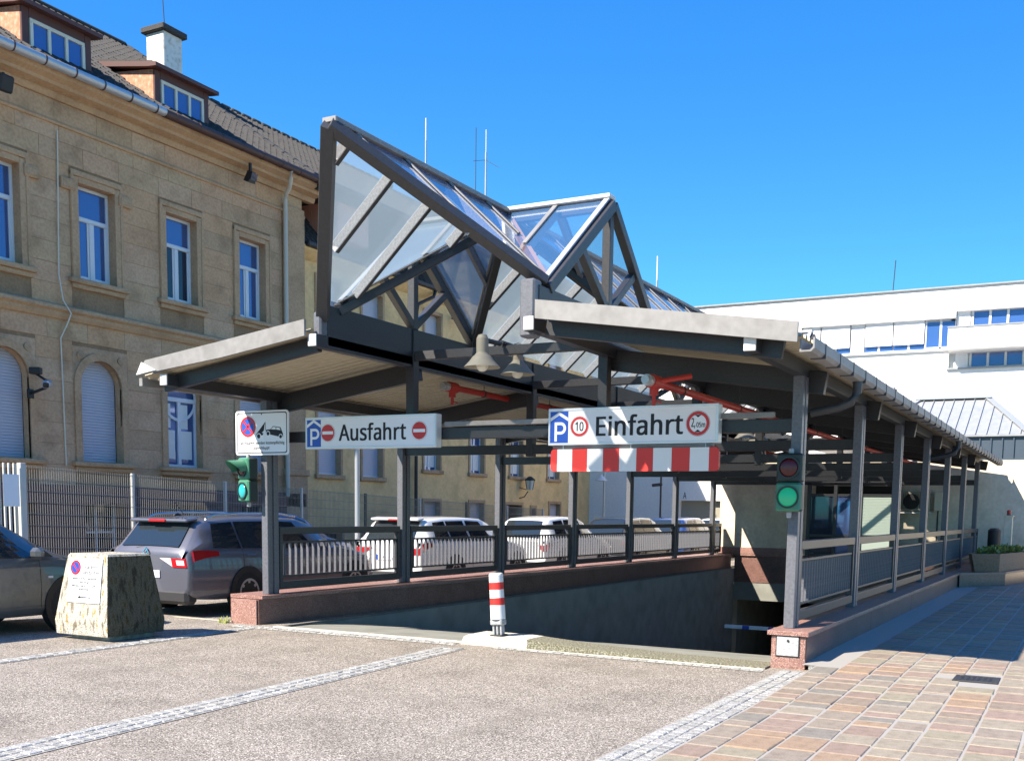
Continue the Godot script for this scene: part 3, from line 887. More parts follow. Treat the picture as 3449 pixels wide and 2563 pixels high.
func _sandstone_building() -> void:
	var b := thing("sandstone_building", "old tan sandstone building with tiled roof, dormers and arched windows", "building", V(-20, 0, -5))
	var g := G.new()
	var z0 := -11.05; var z1 := -1.45
	var wins := [-2.25, -4.52, -6.85, -9.16]
	# backing walls
	g.span(V(-28, 0, z0), V(-27.6, 10.0, z1)); g.span(V(-27.6, 0, z1 - .4), V(FX - .1, 10.0, z1)); g.span(V(-27.6, 0, z0), V(FX - .1, 10.0, z0 + .4))
	part(g, "wall", M.sandstone, b)
	g = G.new(); g.span(V(FX - .5, 0, z0 + .4), V(FX - .34, 10.0, z1 - .4)); part(g, "backing_wall", M.sandstone_joint, b)
	# reveals behind the joints
	g = G.new()
	var zz := [z1 - .1]
	for w in wins: zz.append(w + .62); zz.append(w - .62)
	zz.append(z0 + .1)
	for i in range(0, zz.size(), 2): g.span(V(FX - .34, 1.9, zz[i + 1]), V(FX - .012, 9.7, zz[i]))
	for w in wins:
		for q in [[1.9, 2.5], [4.78, 6.16], [8.25, 9.7]]: g.span(V(FX - .34, q[0], w - .62), V(FX - .013, q[1], w + .62))
	part(g, "joint_wall", M.sandstone_joint, b)
	var up := []; var low := []
	for w in wins: up.append([w - .66, w + .66, 6.0, 8.37]); low.append([w - .70, w + .70, 2.34, 4.86])
	stonework(b, 2.0, 5.34, .42, low, z1, z0 + .78)
	stonework(b, 5.62, 9.12, .40, up, z1, z0 + .78)
	# corner pilaster
	g = G.new(); g.span(V(FX - .1, 2.6, z0 - .03), V(FX + .07, 9.3, z0 + .76), .01); part(g, "pilaster", M.sandstone3, b)
	g = G.new(); g.span(V(FX - .1, 2.45, z0 - .1), V(FX + .14, 2.62, z0 + .82), .02); g.span(V(FX - .1, 1.2, z0 - .06), V(FX + .1, 2.45, z0 + .79), .02); part(g, "pilaster_foot", M.sandstone1, b)
	# plinth of dark red stone with basement windows
	var ph := []
	for w in wins: ph.append([w - .55, w + .55])
	g = G.new()
	g.span(V(FX - .4, 1.62, z0), V(FX + .10, 2.0, z1), .02)
	var zp := z1
	for q in ph:
		g.span(V(FX - .4, 0, q[1]), V(FX + .08, 1.62, zp), .01); zp = q[0]
	g.span(V(FX - .4, 0, z0), V(FX + .08, 1.62, zp), .01)
	g.span(V(FX - .4, 0, z0 + .2), V(FX + .07, .5, z1 - .2))
	part(g, "base_wall", M.base_stone, b)
	for w in wins:
		g = G.new(); g.span(V(FX - .36, .5, w - .55), V(FX - .3, 1.62, w + .55)); var bw := part(g, "basement_window", M.pane_dark, b)
		g = G.new()
		for k in [-.5, -.02, .46]: g.span(V(FX - .3, .5, w + k), V(FX - .26, 1.62, w + k + .045))
		g.span(V(FX - .3, 1.0, w - .5), V(FX - .265, 1.04, w + .5))
		part(g, "frame", M.window_white, bw)
	# mouldings
	moulding(b, "string_course", [[-.1, 5.33], [.05, 5.33], [.10, 5.40], [.10, 5.46], [.17, 5.50], [.17, 5.57], [.05, 5.62], [-.1, 5.62]], z0 - .05, z1, M.sandstone3)
	moulding(b, "frieze_mould", [[-.1, 9.11], [.04, 9.11], [.055, 9.15], [.03, 9.19], [-.1, 9.19]], z0 - .08, z1, M.sandstone_trim)
	stonework(b, 9.19, 9.58, .39, [], z1, z0 + .0)
	moulding(b, "cornice", [[-.1, 9.58], [.06, 9.58], [.10, 9.66], [.10, 9.70], [.30, 9.74], [.32, 9.80], [.46, 9.86], [.48, 9.95], [-.3, 9.99]], z0 - .42, z1 + .2, M.sandstone_trim)
	# upper windows
	for i in 4:
		var w: float = wins[i]
		g = G.new()
		for s in [-1, 1]:
			g.span(V(FX - .2, 6.22, w + s * .56 - .10), V(FX + .035, 8.24, w + s * .56 + .10), .008)
			g.span(V(FX - .19, 6.22, w + s * .62 - .035), V(FX + .055, 8.32, w + s * .62 + .035), .008)
		g.span(V(FX - .2, 8.13, w - .46), V(FX + .035, 8.25, w + .46), .008)
		g.span(V(FX - .19, 8.25, w - .655), V(FX + .057, 8.36, w + .655), .01)
		var su := part(g, "window_surround", M.sandstone_trim, b)
		if i < 2:
			for s in [-1, 1]:
				g = G.new(); g.span(V(FX - .05, 7.93, w + s * .72 - .17), V(FX + .07, 8.15, w + s * .72 + .17), .012); g.span(V(FX + .06, 7.965, w + s * .72 - .13), V(FX + .082, 8.115, w + s * .72 + .13), .01)
				part(g, "ear", M.sandstone3, su)
		g = G.new(); g.span(V(FX - .2, 6.12, w - .74), V(FX + .12, 6.22, w + .74), .015); g.span(V(FX - .1, 6.02, w - .68), V(FX + .06, 6.12, w + .68), .015)
		part(g, "sill", M.sandstone3, b)
		win(b, w, 6.23, 8.13, .92, ["sky", "sky", "half", "sky"][i], M.window_white)
	# arched ground floor windows
	for i in 4:
		var w: float = wins[i]
		var r := .53; var ys := 4.09; var y0 := 2.5
		# panel with the arched hole
		for s in [-1.0, 1.0]:
			var p := PackedVector2Array([Vector2(s * .70, y0), Vector2(s * .70, 4.86), Vector2(0, 4.86)])
			for k in 13: p.append(Vector2(s * sin(PI / 2 * k / 12.0) * r, ys + cos(PI / 2 * k / 12.0) * r))
			p.append(Vector2(s * r, y0))
			g = G.new(); g.prism(p, V(FX - .2, 0, w), V(0, 0, -1), V(0, 1, 0), .2); part(g, "arch_panel", M["sandstone%d" % (i if i < 3 else 5)], b)
			g = G.new(); g.lathe([Vector2(.085, 0), Vector2(.08, .025), Vector2(.03, .03), Vector2(0, .03)], V(FX, 4.68, w - s * .52), 16, V(0, 0, 1), V(1, 0, 0)); part(g, "medallion", M.sandstone3, b)
		# archivolt
		var ap := PackedVector2Array()
		for k in 25: ap.append(Vector2(cos(PI * k / 24.0) * (r + .16), ys + sin(PI * k / 24.0) * (r + .16)))
		ap.append(Vector2(-(r + .16), y0)); ap.append(Vector2(-r, y0))
		for k in 25: ap.append(Vector2(-cos(PI * k / 24.0) * r, ys + sin(PI * k / 24.0) * r))
		ap.append(Vector2(r, y0)); ap.append(Vector2(r + .16, y0))
		g = G.new(); g.prism(ap, V(FX - .05, 0, w), V(0, 0, -1), V(0, 1, 0), .085); part(g, "archivolt", M.sandstone_trim, b)
		g = G.new(); g.span(V(FX - .2, 2.40, w - .80), V(FX + .16, 2.5, w + .80), .02); g.span(V(FX - .1, 2.30, w - .74), V(FX + .09, 2.4, w + .74), .02); part(g, "sill", M.sandstone3, b)
		if i in [0, 1, 3]:
			g = G.new(); var sh: Node = null
			g.span(V(FX - .26, 2.5, w - r - .02), V(FX - .24, 4.64, w + r + .02))
			sh = part(g, "roller_shutter", M.shutter, b)
			var y := 2.52
			while y < 4.62:
				var hw := r if y < ys else sqrt(maxf(0.0, r * r - (y - ys) * (y - ys)))
				if hw > .06:
					g = G.new(); g.span(V(FX - .24, y, w - hw), V(FX - .215, y + .056, w + hw), .008); part(g, "slat", M.shutter, sh)
				y += .06
		else:
			g = G.new()
			var x := FX - .17
			for s in [-1, 1]: g.span(V(x - .06, 2.5, w + s * .5 - .03), V(x, 4.1, w + s * .5 + .03), .006)
			g.span(V(x - .06, 2.5, w - .47), V(x, 2.57, w + .47), .006); g.span(V(x - .06, 4.0, w - .47), V(x + .01, 4.10, w + .47), .008); g.span(V(x - .05, 2.57, w - .05), V(x + .005, 4.0, w + .05), .006)
			var fr := part(g, "window_frame", M.window_white, b)
			g = G.new(); g.ring(.46, .53, V(x - .06, ys, w), V(0, 0, -1), V(0, 1, 0), .06, 40); part(g, "arch_frame", M.window_white, fr)
			g = G.new(); g.disc(.5, V(x - .05, ys, w), V(0, 0, -1), V(0, 1, 0), .006); part(g, "pane", M.pane, fr)
			for s in [-1, 1]:
				g = G.new(); g.span(V(x - .05, 2.57, w + s * .26 - .21), V(x - .042, 4.0, w + s * .26 + .21)); part(g, "pane", M.pane, fr)
				g = G.new(); g.span(V(x - .042, 2.7, w + s * .26 - .15), V(x - .036, 3.35, w + s * .26 + .18)); part(g, "curtain", M.curtain, fr)
				g = G.new(); g.span(V(x - .042, 3.4, w + s * .26 - .03), V(x - .036, 3.95, w + s * .26 + .2)); part(g, "curtain", M.curtain, fr)
	# gutter: pale zinc part and rusty part
	for q in [[z1 + .2, -5.9, "silver_pipe"], [-5.9, -11.4, "rusty_gutter"]]:
		g = G.new(); g.tube([V(FX + .56, 10.0, q[0]), V(FX + .56, 10.02, q[1])], .095, 14)
		var gu := part(g, "gutter", M[q[2]], b)
		var z: float = q[0] - .3
		while z > q[1]:
			g = G.new(); g.tube([V(FX + .56, 10.01, z), V(FX + .56, 10.01, z - .03)], .102, 14); part(g, "bracket", M.rusty_gutter, gu)
			z -= .68
	# roof body and tiles
	var k := .65
	var X0 := -15.45; var Y0 := 10.02; var XR := -22.3
	var YR := Y0 + k * (X0 - XR)
	g = G.new(); g.prism(PackedVector2Array([Vector2(X0, Y0 - .02), Vector2(XR, YR - .02), Vector2(-28.4, 10.0), Vector2(-28.4, 9.9), Vector2(X0 - .3, 9.9)]), V(0, 0, -11.0), Vector3.RIGHT, Vector3.UP, 9.75); var rf := part(g, "roof", M.roof_tile, b)
	tiles(rf, X0, Y0, XR, k, -1.25, -11.0)
	verge(rf, X0, Y0, XR, k, -11.05)
	g = G.new(); g.bar(V(XR, YR + .05, -1.25), V(XR, YR + .05, -11.0), .26, .12, Vector3.UP, .04); part(g, "ridge", M.roof_tile, rf)
	dormer(b, -2.82, -4.42); dormer(b, -6.08, -7.68)
	# chimney
	g = G.new(); g.span(V(-20.5, 11.5, -10.78), V(-19.85, 14.15, -10.12), .02); var ch := part(g, "chimney", M.chimney_plaster, b)
	g = G.new(); g.span(V(-20.6, 14.15, -10.88), V(-19.75, 14.3, -10.02), .02); part(g, "cap", M.roof_tile, ch)
	g = G.new(); g.span(V(-20.35, 14.3, -10.62), V(-20.0, 14.42, -10.28), .02); part(g, "cowl", M.black, ch)
	g = G.new(); g.tube([V(-20.1, 14.4, -10.4), V(-20.15, 15.1, -10.4)], .012, 6); part(g, "rod", M.black, ch)
	# rain pipe
	g = G.new(); g.tube([V(FX + .56, 9.95, -10.0), V(FX + .54, 9.78, -10.0), V(FX + .40, 9.62, -10.12), V(FX + .22, 9.5, -10.2), V(FX + .15, 9.36, -10.24), V(FX + .15, 1.9, -10.24)], .055, 12); part(g, "rain_pipe", M.cream_pipe, b)

func tiles(parent: Node, X0: float, Y0: float, XR: float, k: float, za: float, zb: float) -> void:
	var g := G.new()
	var L := sqrt(1 + k * k)
	var d := V(-1, k, 0) / L          # up the slope
	var nn := V(k, 1, 0) / L
	var len := (X0 - XR) * L
	var s := -.04
	var row := 0
	while s < len:
		var z := za - (.11 if row % 2 else 0.0)
		while z > zb:
			var o := V(X0, Y0, z) + d * s + nn * (.02 + rng.randf() * .008)
			var a := o + nn * .035
			var up := d * .40 - nn * .025
			var w := V(0, 0, -.205)
			g.quad(a, a + w, a + w + up, a + up)
			g.quad(o, o + w, a + w, a)
			# roll on one side
			var r0 := a + w * .78; var r1 := a + w * .9 + nn * .03; var r2 := a + w * 1.02
			g.quad(r0, r1, r1 + up, r0 + up); g.quad(r1, r2, r2 + up, r1 + up); g.tri(r0, r2, r1)
			z -= .215
		s += .34
		row += 1
	part(g, "tiles", M.roof_tile, parent, "stuff")

func verge(parent: Node, X0: float, Y0: float, XR: float, k: float, z: float) -> void:
	var L := sqrt(1 + k * k)
	var d := V(-1, k, 0) / L; var nn := V(k, 1, 0) / L
	var s := 0.1
	while s < (X0 - XR) * L - .3:
		var g := G.new()
		var p := V(X0, Y0, z) + d * s + nn * .07
		g.bar(p, p + d * .42 - nn * .01, .22, .10, nn, .03)
		part(g, "verge_tile", M.roof_tile, parent)
		s += .40

func dormer(b: Node3D, za: float, zb: float) -> void:
	var xf := -15.95
	var g := G.new()
	g.prism(PackedVector2Array([Vector2(xf, 10.05), Vector2(xf, 11.02), Vector2(-17.9, 11.2), Vector2(-17.9, 11.5)]), V(0, 0, zb), Vector3.RIGHT, Vector3.UP, za - zb)
	g = G.new(); g.prism(PackedVector2Array([Vector2(xf, 10.08), Vector2(xf, 11.05), Vector2(-18.2, 11.3), Vector2(-18.2, 11.2)]), V(0, 0, zb), Vector3.RIGHT, Vector3.UP, za - zb)
	var d := part(g, "dormer", M.rust_plaster, b)
	g = G.new()
	g.span(V(xf, 10.15, zb), V(xf + .05, 11.05, zb + .16), .01); g.span(V(xf, 10.15, za - .16), V(xf + .05, 11.05, za), .01)
	g.span(V(xf, 10.88, zb + .16), V(xf + .05, 11.08, za - .16), .01); g.span(V(xf, 10.08, zb + .16), V(xf + .04, 10.2, za - .16), .01)
	part(g, "front", M.dark_red_wood, d)
	g = G.new(); g.prism(PackedVector2Array([Vector2(xf + .24, 11.04), Vector2(xf + .24, 11.12), Vector2(-18.6, 11.62), Vector2(-18.6, 11.5), Vector2(xf, 11.06)]), V(0, 0, zb - .14), Vector3.RIGHT, Vector3.UP, za - zb + .28); part(g, "dormer_roof", M.dark_red_wood, d)
	g = G.new(); g.prism(PackedVector2Array([Vector2(xf + .1, 11.13), Vector2(-18.6, 11.64), Vector2(-18.6, 11.69), Vector2(xf + .1, 11.17)]), V(0, 0, zb - .12), Vector3.RIGHT, Vector3.UP, za - zb + .24); part(g, "roof_felt", M.roof_tile, d)
	# white flashing along the cheek
	g = G.new(); g.bar(V(xf - .05, 10.37, za + .015), V(-17.7, 11.45, za + .015), .02, .09); part(g, "flashing", M.cap_white, d)
	# three light window
	var wz0 := zb + .17; var wz1 := za - .17
	g = G.new()
	g.span(V(xf + .02, 10.2, wz0), V(xf + .07, 10.27, wz1), .006); g.span(V(xf + .02, 10.81, wz0), V(xf + .07, 10.88, wz1), .006)
	for i in 4:
		var z := lerpf(wz0, wz1 - .07, i / 3.0); g.span(V(xf + .02, 10.27, z), V(xf + .075, 10.81, z + .07), .006)
	var f := part(g, "window_frame", M.window_cream, d)
	for i in 3:
		g = G.new(); g.span(V(xf + .03, 10.27, lerpf(wz0, wz1 - .07, i / 3.0) + .07), V(xf + .038, 10.81, lerpf(wz0, wz1 - .07, (i + 1) / 3.0))); part(g, "pane", M.pane_blue, f)

# ---------------------------------------------------------------- yellow building
func _yellow_building() -> void:
	var b := thing("yellow_building", "long yellow plastered building with white roller shutters and mansard roof", "building", V(-20, 0, -20))
	var x := -16.3
	var holes := [[-12.5, 2.55, 4.5, 1.0, 1], [-14.52, 2.55, 4.5, 1.0, 1], [-17.75, 2.9, 4.3, .95, 0], [-20.6, 2.9, 4.3, .95, 0], [-23.45, 2.9, 4.3, .95, 0], [-26.5, 2.9, 4.3, .95, 0],
		[-12.5, 5.9, 7.86, 1.0, 1], [-14.52, 5.9, 7.86, 1.0, 1], [-17.75, 5.9, 7.82, .95, 1], [-20.6, 5.9, 7.82, .95, 1], [-23.45, 5.9, 7.82, .95, 1], [-26.5, 5.9, 7.82, .95, 1],
		[-17.75, .2, 1.88, .95, 1], [-20.6, .2, 1.88, .95, 1], [-26.7, .3, 1.93, .95, 1], [-24.85, 1.05, 1.75, .36, 2], [-23.3, 0.05, 1.85, 1.25, 3], [-12.5, .25, .95, 1.1, 2], [-14.6, .25, .95, 1.0, 2]]
	# wall by rectangles round the openings: columns between sorted z edges
	var ze := [-11.08, -30.2]
	for h in holes: ze.append(h[0] - h[3] / 2); ze.append(h[0] + h[3] / 2)
	ze.sort()
	var g := G.new()
	for i in ze.size() - 1:
		var a: float = ze[i]; var c: float = ze[i + 1]
		if c - a < .002: continue
		var ys := [0.0]
		var blocks := []
		for h in holes:
			if h[0] - h[3] / 2 < (a + c) / 2 and h[0] + h[3] / 2 > (a + c) / 2: blocks.append(h)
		blocks.sort_custom(func(p, q): return p[1] < q[1])
		var y := 0.0
		for h in blocks:
			if h[1] > y: g.quad(V(x, y, c), V(x, y, a), V(x, h[1], a), V(x, h[1], c))
			y = h[2]
		g.quad(V(x, y, c), V(x, y, a), V(x, 8.5, a), V(x, 8.5, c))
	g.span(V(-26, 0, -30.2), V(x - .02, 8.5, -29.8)); g.span(V(-26, 0, -30.2), V(-25.6, 8.5, -11.08))
	g.span(V(-26, 0, -11.5), V(x - .02, 8.5, -11.08))
	part(g, "wall", M.yellow_plaster, b)
	for h in holes:
		var z: float = h[0]; var w: float = h[3] / 2; var y0: float = h[1]; var y1: float = h[2]
		g = G.new()
		for s in [-1, 1]: g.span(V(x - .22, y0, z + s * (w + .04) - .05), V(x + .035, y1 + .1, z + s * (w + .04) + .05), .006)
		g.span(V(x - .22, y1 - .01, z - w + .01), V(x + .035, y1 + .10, z + w - .01), .006)
		var su := part(g, "window_surround", M.sandstone3, b)
		g = G.new(); g.span(V(x - .22, y0 - .12, z - w - .14), V(x + .09, y0, z + w + .14), .012); part(g, "sill", M.sandstone3, su)
		if h[4] == 1:
			g = G.new(); g.span(V(x - .2, y0, z - w), V(x - .18, y1, z + w)); var sh := part(g, "roller_shutter", M.shutter, b)
			g = G.new()
			var y := y0 + .03
			while y < y1 - .06: g.span(V(x - .18, y, z - w), V(x - .163, y + .056, z + w), .006); y += .06
			part(g, "slats", M.shutter, sh, "stuff")
			g = G.new(); g.span(V(x - .17, y0, z - w), V(x - .14, y0 + .04, z + w), .006); part(g, "bottom_bar", M.cap_white, sh)
		elif h[4] == 3:
			g = G.new(); g.span(V(x - .6, y0, z - w), V(x - .55, y1, z + w)); part(g, "porch_wall", M.sandstone3, b)
			g = G.new(); g.span(V(x - .55, 1.1, z - .05), V(x - .5, 1.75, z + .5)); part(g, "window", M.pane_dark, b)
			g = G.new(); g.span(V(x - .55, 0.06, z - .05), V(x - .5, 1.0, z + .5)); part(g, "door", M.pane_dark, b)
		else:
			g = G.new(); g.span(V(x - .2, y0, z - w), V(x - .17, y1, z + w)); part(g, "window", M.pane if h[4] == 0 else M.pane_dark, b)
			if h[4] == 0:
				g = G.new(); g.span(V(x - .17, y0, z - .03), V(x - .14, y1, z + .03), .005); g.span(V(x - .17, y1 - .5, z - w), V(x - .138, y1 - .43, z + w), .005)
				for s in [-1, 1]: g.span(V(x - .17, y0, z + s * (w - .03) - .03), V(x - .141, y1, z + s * (w - .03) + .03), .005)
				part(g, "window_frame", M.window_white, b)
				g = G.new(); g.span(V(x - .168, y0 + .1, z - w + .08), V(x - .16, y0 + .95, z + w - .08)); part(g, "curtain", M.curtain, b)
	# eaves, mansard, upper roof
	g = G.new(); g.prism(PackedVector2Array([Vector2(x, 8.2), Vector2(x + .1, 8.26), Vector2(x + .28, 8.4), Vector2(x + .3, 8.5), Vector2(x, 8.55)]), V(0, 0, -30.3), Vector3.RIGHT, Vector3.UP, 19.2); part(g, "cornice", M.yellow_plaster, b)
	g = G.new(); g.span(V(x + .26, 8.46, -30.3), V(x + .42, 8.6, -11.2), .03); part(g, "gutter", M.car_plastic, b)
	g = G.new(); g.prism(PackedVector2Array([Vector2(x + .2, 8.5), Vector2(x - 1.1, 10.0), Vector2(-25, 10.0), Vector2(-25.5, 8.5)]), V(0, 0, -30.2), Vector3.RIGHT, Vector3.UP, 19.15); var ms := part(g, "mansard", M.roof_tile, b)
	tiles(ms, x + .24, 8.55, x - 1.0, 1.15, -11.2, -17.0)
	g = G.new(); g.prism(PackedVector2Array([Vector2(-15.4, 10.0), Vector2(-19.85, 12.85), Vector2(-24.5, 10.0), Vector2(-24.5, 9.85), Vector2(-15.4, 9.85)]), V(0, 0, -30.3), Vector3.RIGHT, Vector3.UP, 19.2); var rf := part(g, "roof", M.roof_tile, b)
	tiles(rf, -15.42, 10.02, -19.85, .64, -11.25, -19.0)
	g = G.new(); g.tube([V(-15.34, 10.0, -11.45), V(-15.34, 10.0, -30.3)], .09, 12); part(g, "gutter", M.rusty_gutter, b)
	g = G.new(); g.span(V(-16.6, 9.82, -30), V(-15.45, 9.9, -11.1)); part(g, "soffit", M.car_plastic, b)
	for i in 22:
		g = G.new(); g.bar(V(-19.85, 12.9, -11.3 - i * .42), V(-19.85, 12.9, -11.68 - i * .42), .22, .12, Vector3.UP, .04); part(g, "ridge_tile", M.roof_tile, rf)
	# tile hung dormer cheek
	g = G.new(); g.span(V(-17.6, 8.9, -13.6), V(-15.75, 9.82, -12.2)); var dm := part(g, "dormer", M.pink_tile, b)
	for r in 6:
		for c in 11:
			g = G.new()
			var px := -15.78 - c * .165 - (.08 if r % 2 else 0.0)
			g.box(V(px, 9.74 - r * .15, -12.19), V(.155, .16, .02), Basis(Vector3.RIGHT, .12), .004)
			part(g, "hung_tile", M.pink_tile, dm)
	# rain pipe
	g = G.new(); g.tube([V(x + .34, 8.45, -17.4), V(x + .33, 8.25, -17.3), V(x + .12, 7.95, -16.75), V(x + .1, 7.7, -16.7), V(x + .1, .2, -16.7)], .055, 10); part(g, "rain_pipe", M.car_plastic, b)
	g = G.new(); g.tube([V(x + .1, 8.3, -30.1), V(x + .1, 0, -30.1)], .06, 10); part(g, "rain_pipe", M.car_plastic, b)

# ---------------------------------------------------------------- white buildings behind
func _white_buildings() -> void:
	var g := G.new()
	# low wall at the end of the ramp
	var w := thing("end_building", "low cream walled building behind the canopy with metal hipped roof", "building", V(0, 0, -22))
	g.span(V(-7.45, .46, -20.95), V(8, 3.2, -20.46)); g.span(V(-7.45, .46, -29.9), V(-7.05, 3.2, -20.95)); g.span(V(-.17, 0, -20.9), V(8, .46, -20.46))
	part(g, "wall", M.cream_plaster, w)
	g = G.new(); g.span(V(-7.45, .42, -20.95), V(-5.3, .62, -20.43), .006); part(g, "base_course", M.red_granite, w)
	g = G.new(); g.span(V(-1.9, 3.18, -21.3), V(8, 3.26, -20.7)); part(g, "ledge", M.slate_cladding, w)
	for i in 34:
		g = G.new()
		var x := -1.9 + i * .29
		g.span(V(x, 3.26, -21.4), V(x + .27, 3.9, -21.0), .004); g.span(V(x + .262, 3.26, -21.4), V(x + .298, 3.9, -20.95), .004)
		part(g, "cladding_panel", M.slate_cladding, w)
	g = G.new(); g.span(V(-6, 3.88, -29.5), V(8, 3.92, -20.9)); part(g, "gutter", M.metal_roof, w)
	# hipped standing seam roof; ridge from x -2.2 to -.4
	var e0 := V(-3.6, 3.93, -21.0); var e1 := V(1.1, 3.93, -21.0); var r0 := V(-2.2, 5.2, -23.6); var r1 := V(-.25, 5.2, -23.6)
	g = G.new(); g.quad(e0, e1, r1, r0); g.tri(e1, V(1.1, 3.93, -26.2), r1); g.tri(V(-3.6, 3.93, -26.2), e0, r0); g.quad(V(1.1, 3.93, -26.2), V(-3.6, 3.93, -26.2), r0, r1)
	var rf := part(g, "metal_roof", M.metal_roof, w)
	for i in 17:
		var x := -3.5 + i * .29
		var t := 1.0
		if x < r0.x: t = (x - e0.x) / (r0.x - e0.x)
		if x > r1.x: t = (e1.x - x) / (e1.x - r1.x)
		if t < .05: continue
		g = G.new(); g.bar(V(x, 3.95, -21.0), V(x, 3.95 + 1.27 * t, -21.0 - 2.6 * t), .022, .05); part(g, "seam", M.metal_roof, rf)
	g = G.new(); g.bar(r0 + V(-.1, .03, 0), r1 + V(.1, .03, 0), .35, .06); part(g, "ridge", M.silver_pipe, rf)
	for q in [[e0, r0], [e1, r1]]:
		g = G.new(); g.bar(q[0] + V(0, .03, 0), q[1] + V(0, .03, 0), .22, .04); part(g, "hip", M.silver_pipe, rf)
	# glazed lobby and fittings on the end wall
	var k := thing("glazed_lobby", "dark framed glazed lobby with mint blinds behind the near railing", "lobby", V(-3.2, 0, -19.7))
	g = G.new()
	for x in [-4.5, -3.75, -3.05, -2.15]: g.span(V(x - .05, .42, -19.55), V(x + .05, 2.55, -19.45), .006)
	for y in [.5, 1.05, 2.2, 2.5]: g.span(V(-4.5, y - .04, -19.53), V(-2.15, y + .04, -19.47), .006)
	part(g, "frame", M.steel, k)
	g = G.new(); g.span(V(-4.6, 2.55, -20.4), V(-2.05, 2.65, -19.4)); part(g, "roof", M.steel, k)
	g = G.new(); g.span(V(-4.5, .42, -20.4), V(-2.1, 2.5, -20.3)); part(g, "back", M.car_plastic, k)
	for q in [[-4.45, -3.8, "pane_dark"], [-3.7, -3.1, "pane"], [-3.0, -2.2, "mint_blind"]]:
		g = G.new(); g.span(V(q[0], .55, -19.52), V(q[1], 2.16, -19.5)); part(g, "pane", M[q[2]], k)
	g = G.new()
	for i in 26: g.span(V(-2.98, 1.06 + i * .042, -19.5), V(-2.22, 1.09 + i * .042, -19.485))
	part(g, "blind_slats", M.mint_blind, k, "stuff")
	var ac := thing("air_conditioner", "beige air conditioner box with round fan on the end wall", "air conditioner", V(-1.6, 1.8, -20.2))
	g = G.new(); g.span(V(-2.08, 1.78, -20.4), V(-1.3, 2.32, -20.08), .02); part(g, "casing", M.lamp_shade, ac)
	g = G.new(); g.disc(.22, V(-1.78, 2.05, -20.08), Vector3.RIGHT, Vector3.UP, .01, 28); part(g, "fan_opening", M.black, ac)
	g = G.new()
	for i in 9: g.span(V(-2.0 + i * .055, 1.84, -20.072), V(-1.992 + i * .055, 2.26, -20.062))
	part(g, "grille", M.car_plastic, ac)
	g = G.new(); g.span(V(-2.1, 1.72, -20.42), V(-1.25, 1.76, -20.1)); part(g, "bracket", M.cap_white, ac)
	var mb := thing("meter_box", "small cream cabinet on the wall beside the air conditioner", "cabinet", V(-1.1, 1.8, -20.3))
	g = G.new(); g.span(V(-1.2, 1.8, -20.45), V(-.98, 2.32, -20.25), .015); part(g, "box", M.window_cream, mb)
	g = G.new(); g.tube([V(-1.1, 1.8, -20.38), V(-1.1, .5, -20.38)], .02, 6); part(g, "cable", M.car_plastic, mb)
	# tall white building
	var z := -30.0
	var t := thing("white_building", "tall white modern building with shaded window bands", "building", V(-2, 0, -34))
	var holes := [[-7.55, -2.03, 7.68, 8.74], [-2.03, 9.0, 8.3, 8.96], [-2.2, 9.0, 6.97, 7.5], [-12.25, -10.5, -.5, 2.15]]
	var xs := [-17.0, -12.25, -10.5, -7.55, -2.2, -2.03, 9.0, 14.0]
	g = G.new()
	for i in xs.size() - 1:
		var xm: float = (xs[i] + xs[i + 1]) / 2
		var bl := []
		for h in holes:
			if h[0] < xm and h[1] > xm: bl.append(h)
		bl.sort_custom(func(p, q): return p[2] < q[2])
		var y := -.5
		for h in bl:
			if h[2] > y: g.quad(V(xs[i], y, z), V(xs[i + 1], y, z), V(xs[i + 1], h[2], z), V(xs[i], h[2], z))
			y = h[3]
		g.quad(V(xs[i], y, z), V(xs[i + 1], y, z), V(xs[i + 1], 9.78, z), V(xs[i], 9.78, z))
	for h in holes:
		g.quad(V(h[0], h[2], z), V(h[0], h[2], z - .3), V(h[1], h[2], z - .3), V(h[1], h[2], z))
		g.quad(V(h[0], h[3], z - .3), V(h[0], h[3], z), V(h[1], h[3], z), V(h[1], h[3], z - .3))
		g.quad(V(h[0], h[2], z), V(h[0], h[3], z), V(h[0], h[3], z - .3), V(h[0], h[2], z - .3))
	g.span(V(-17, -.5, -44), V(14, 9.78, -43.6)); g.span(V(-17, -.5, -43.6), V(-16.6, 9.78, z - .01)); g.span(V(13.6, -.5, -43.6), V(14, 9.78, z - .01)); g.span(V(-16.6, 9.4, -43.6), V(13.6, 9.6, z - .4))
	part(g, "wall", M.white_plaster, t)
	g = G.new(); g.span(V(-17.1, 9.78, -44), V(14.1, 9.84, z + .08), .01); part(g, "coping", M.metal_roof, t)
	g = G.new(); g.span(V(-2.18, 7.52, z), V(9.2, 8.26, z + .75)); g.span(V(-7.6, 7.58, z), V(-2.2, 7.66, z + .1), .01); part(g, "balcony", M.white_plaster, t)
	g = G.new(); g.span(V(-2.2, 8.26, z), V(9.22, 8.31, z + .78), .006); g.span(V(-2.25, 6.9, z), V(9, 6.96, z + .1), .006); part(g, "sill", M.metal_roof, t)
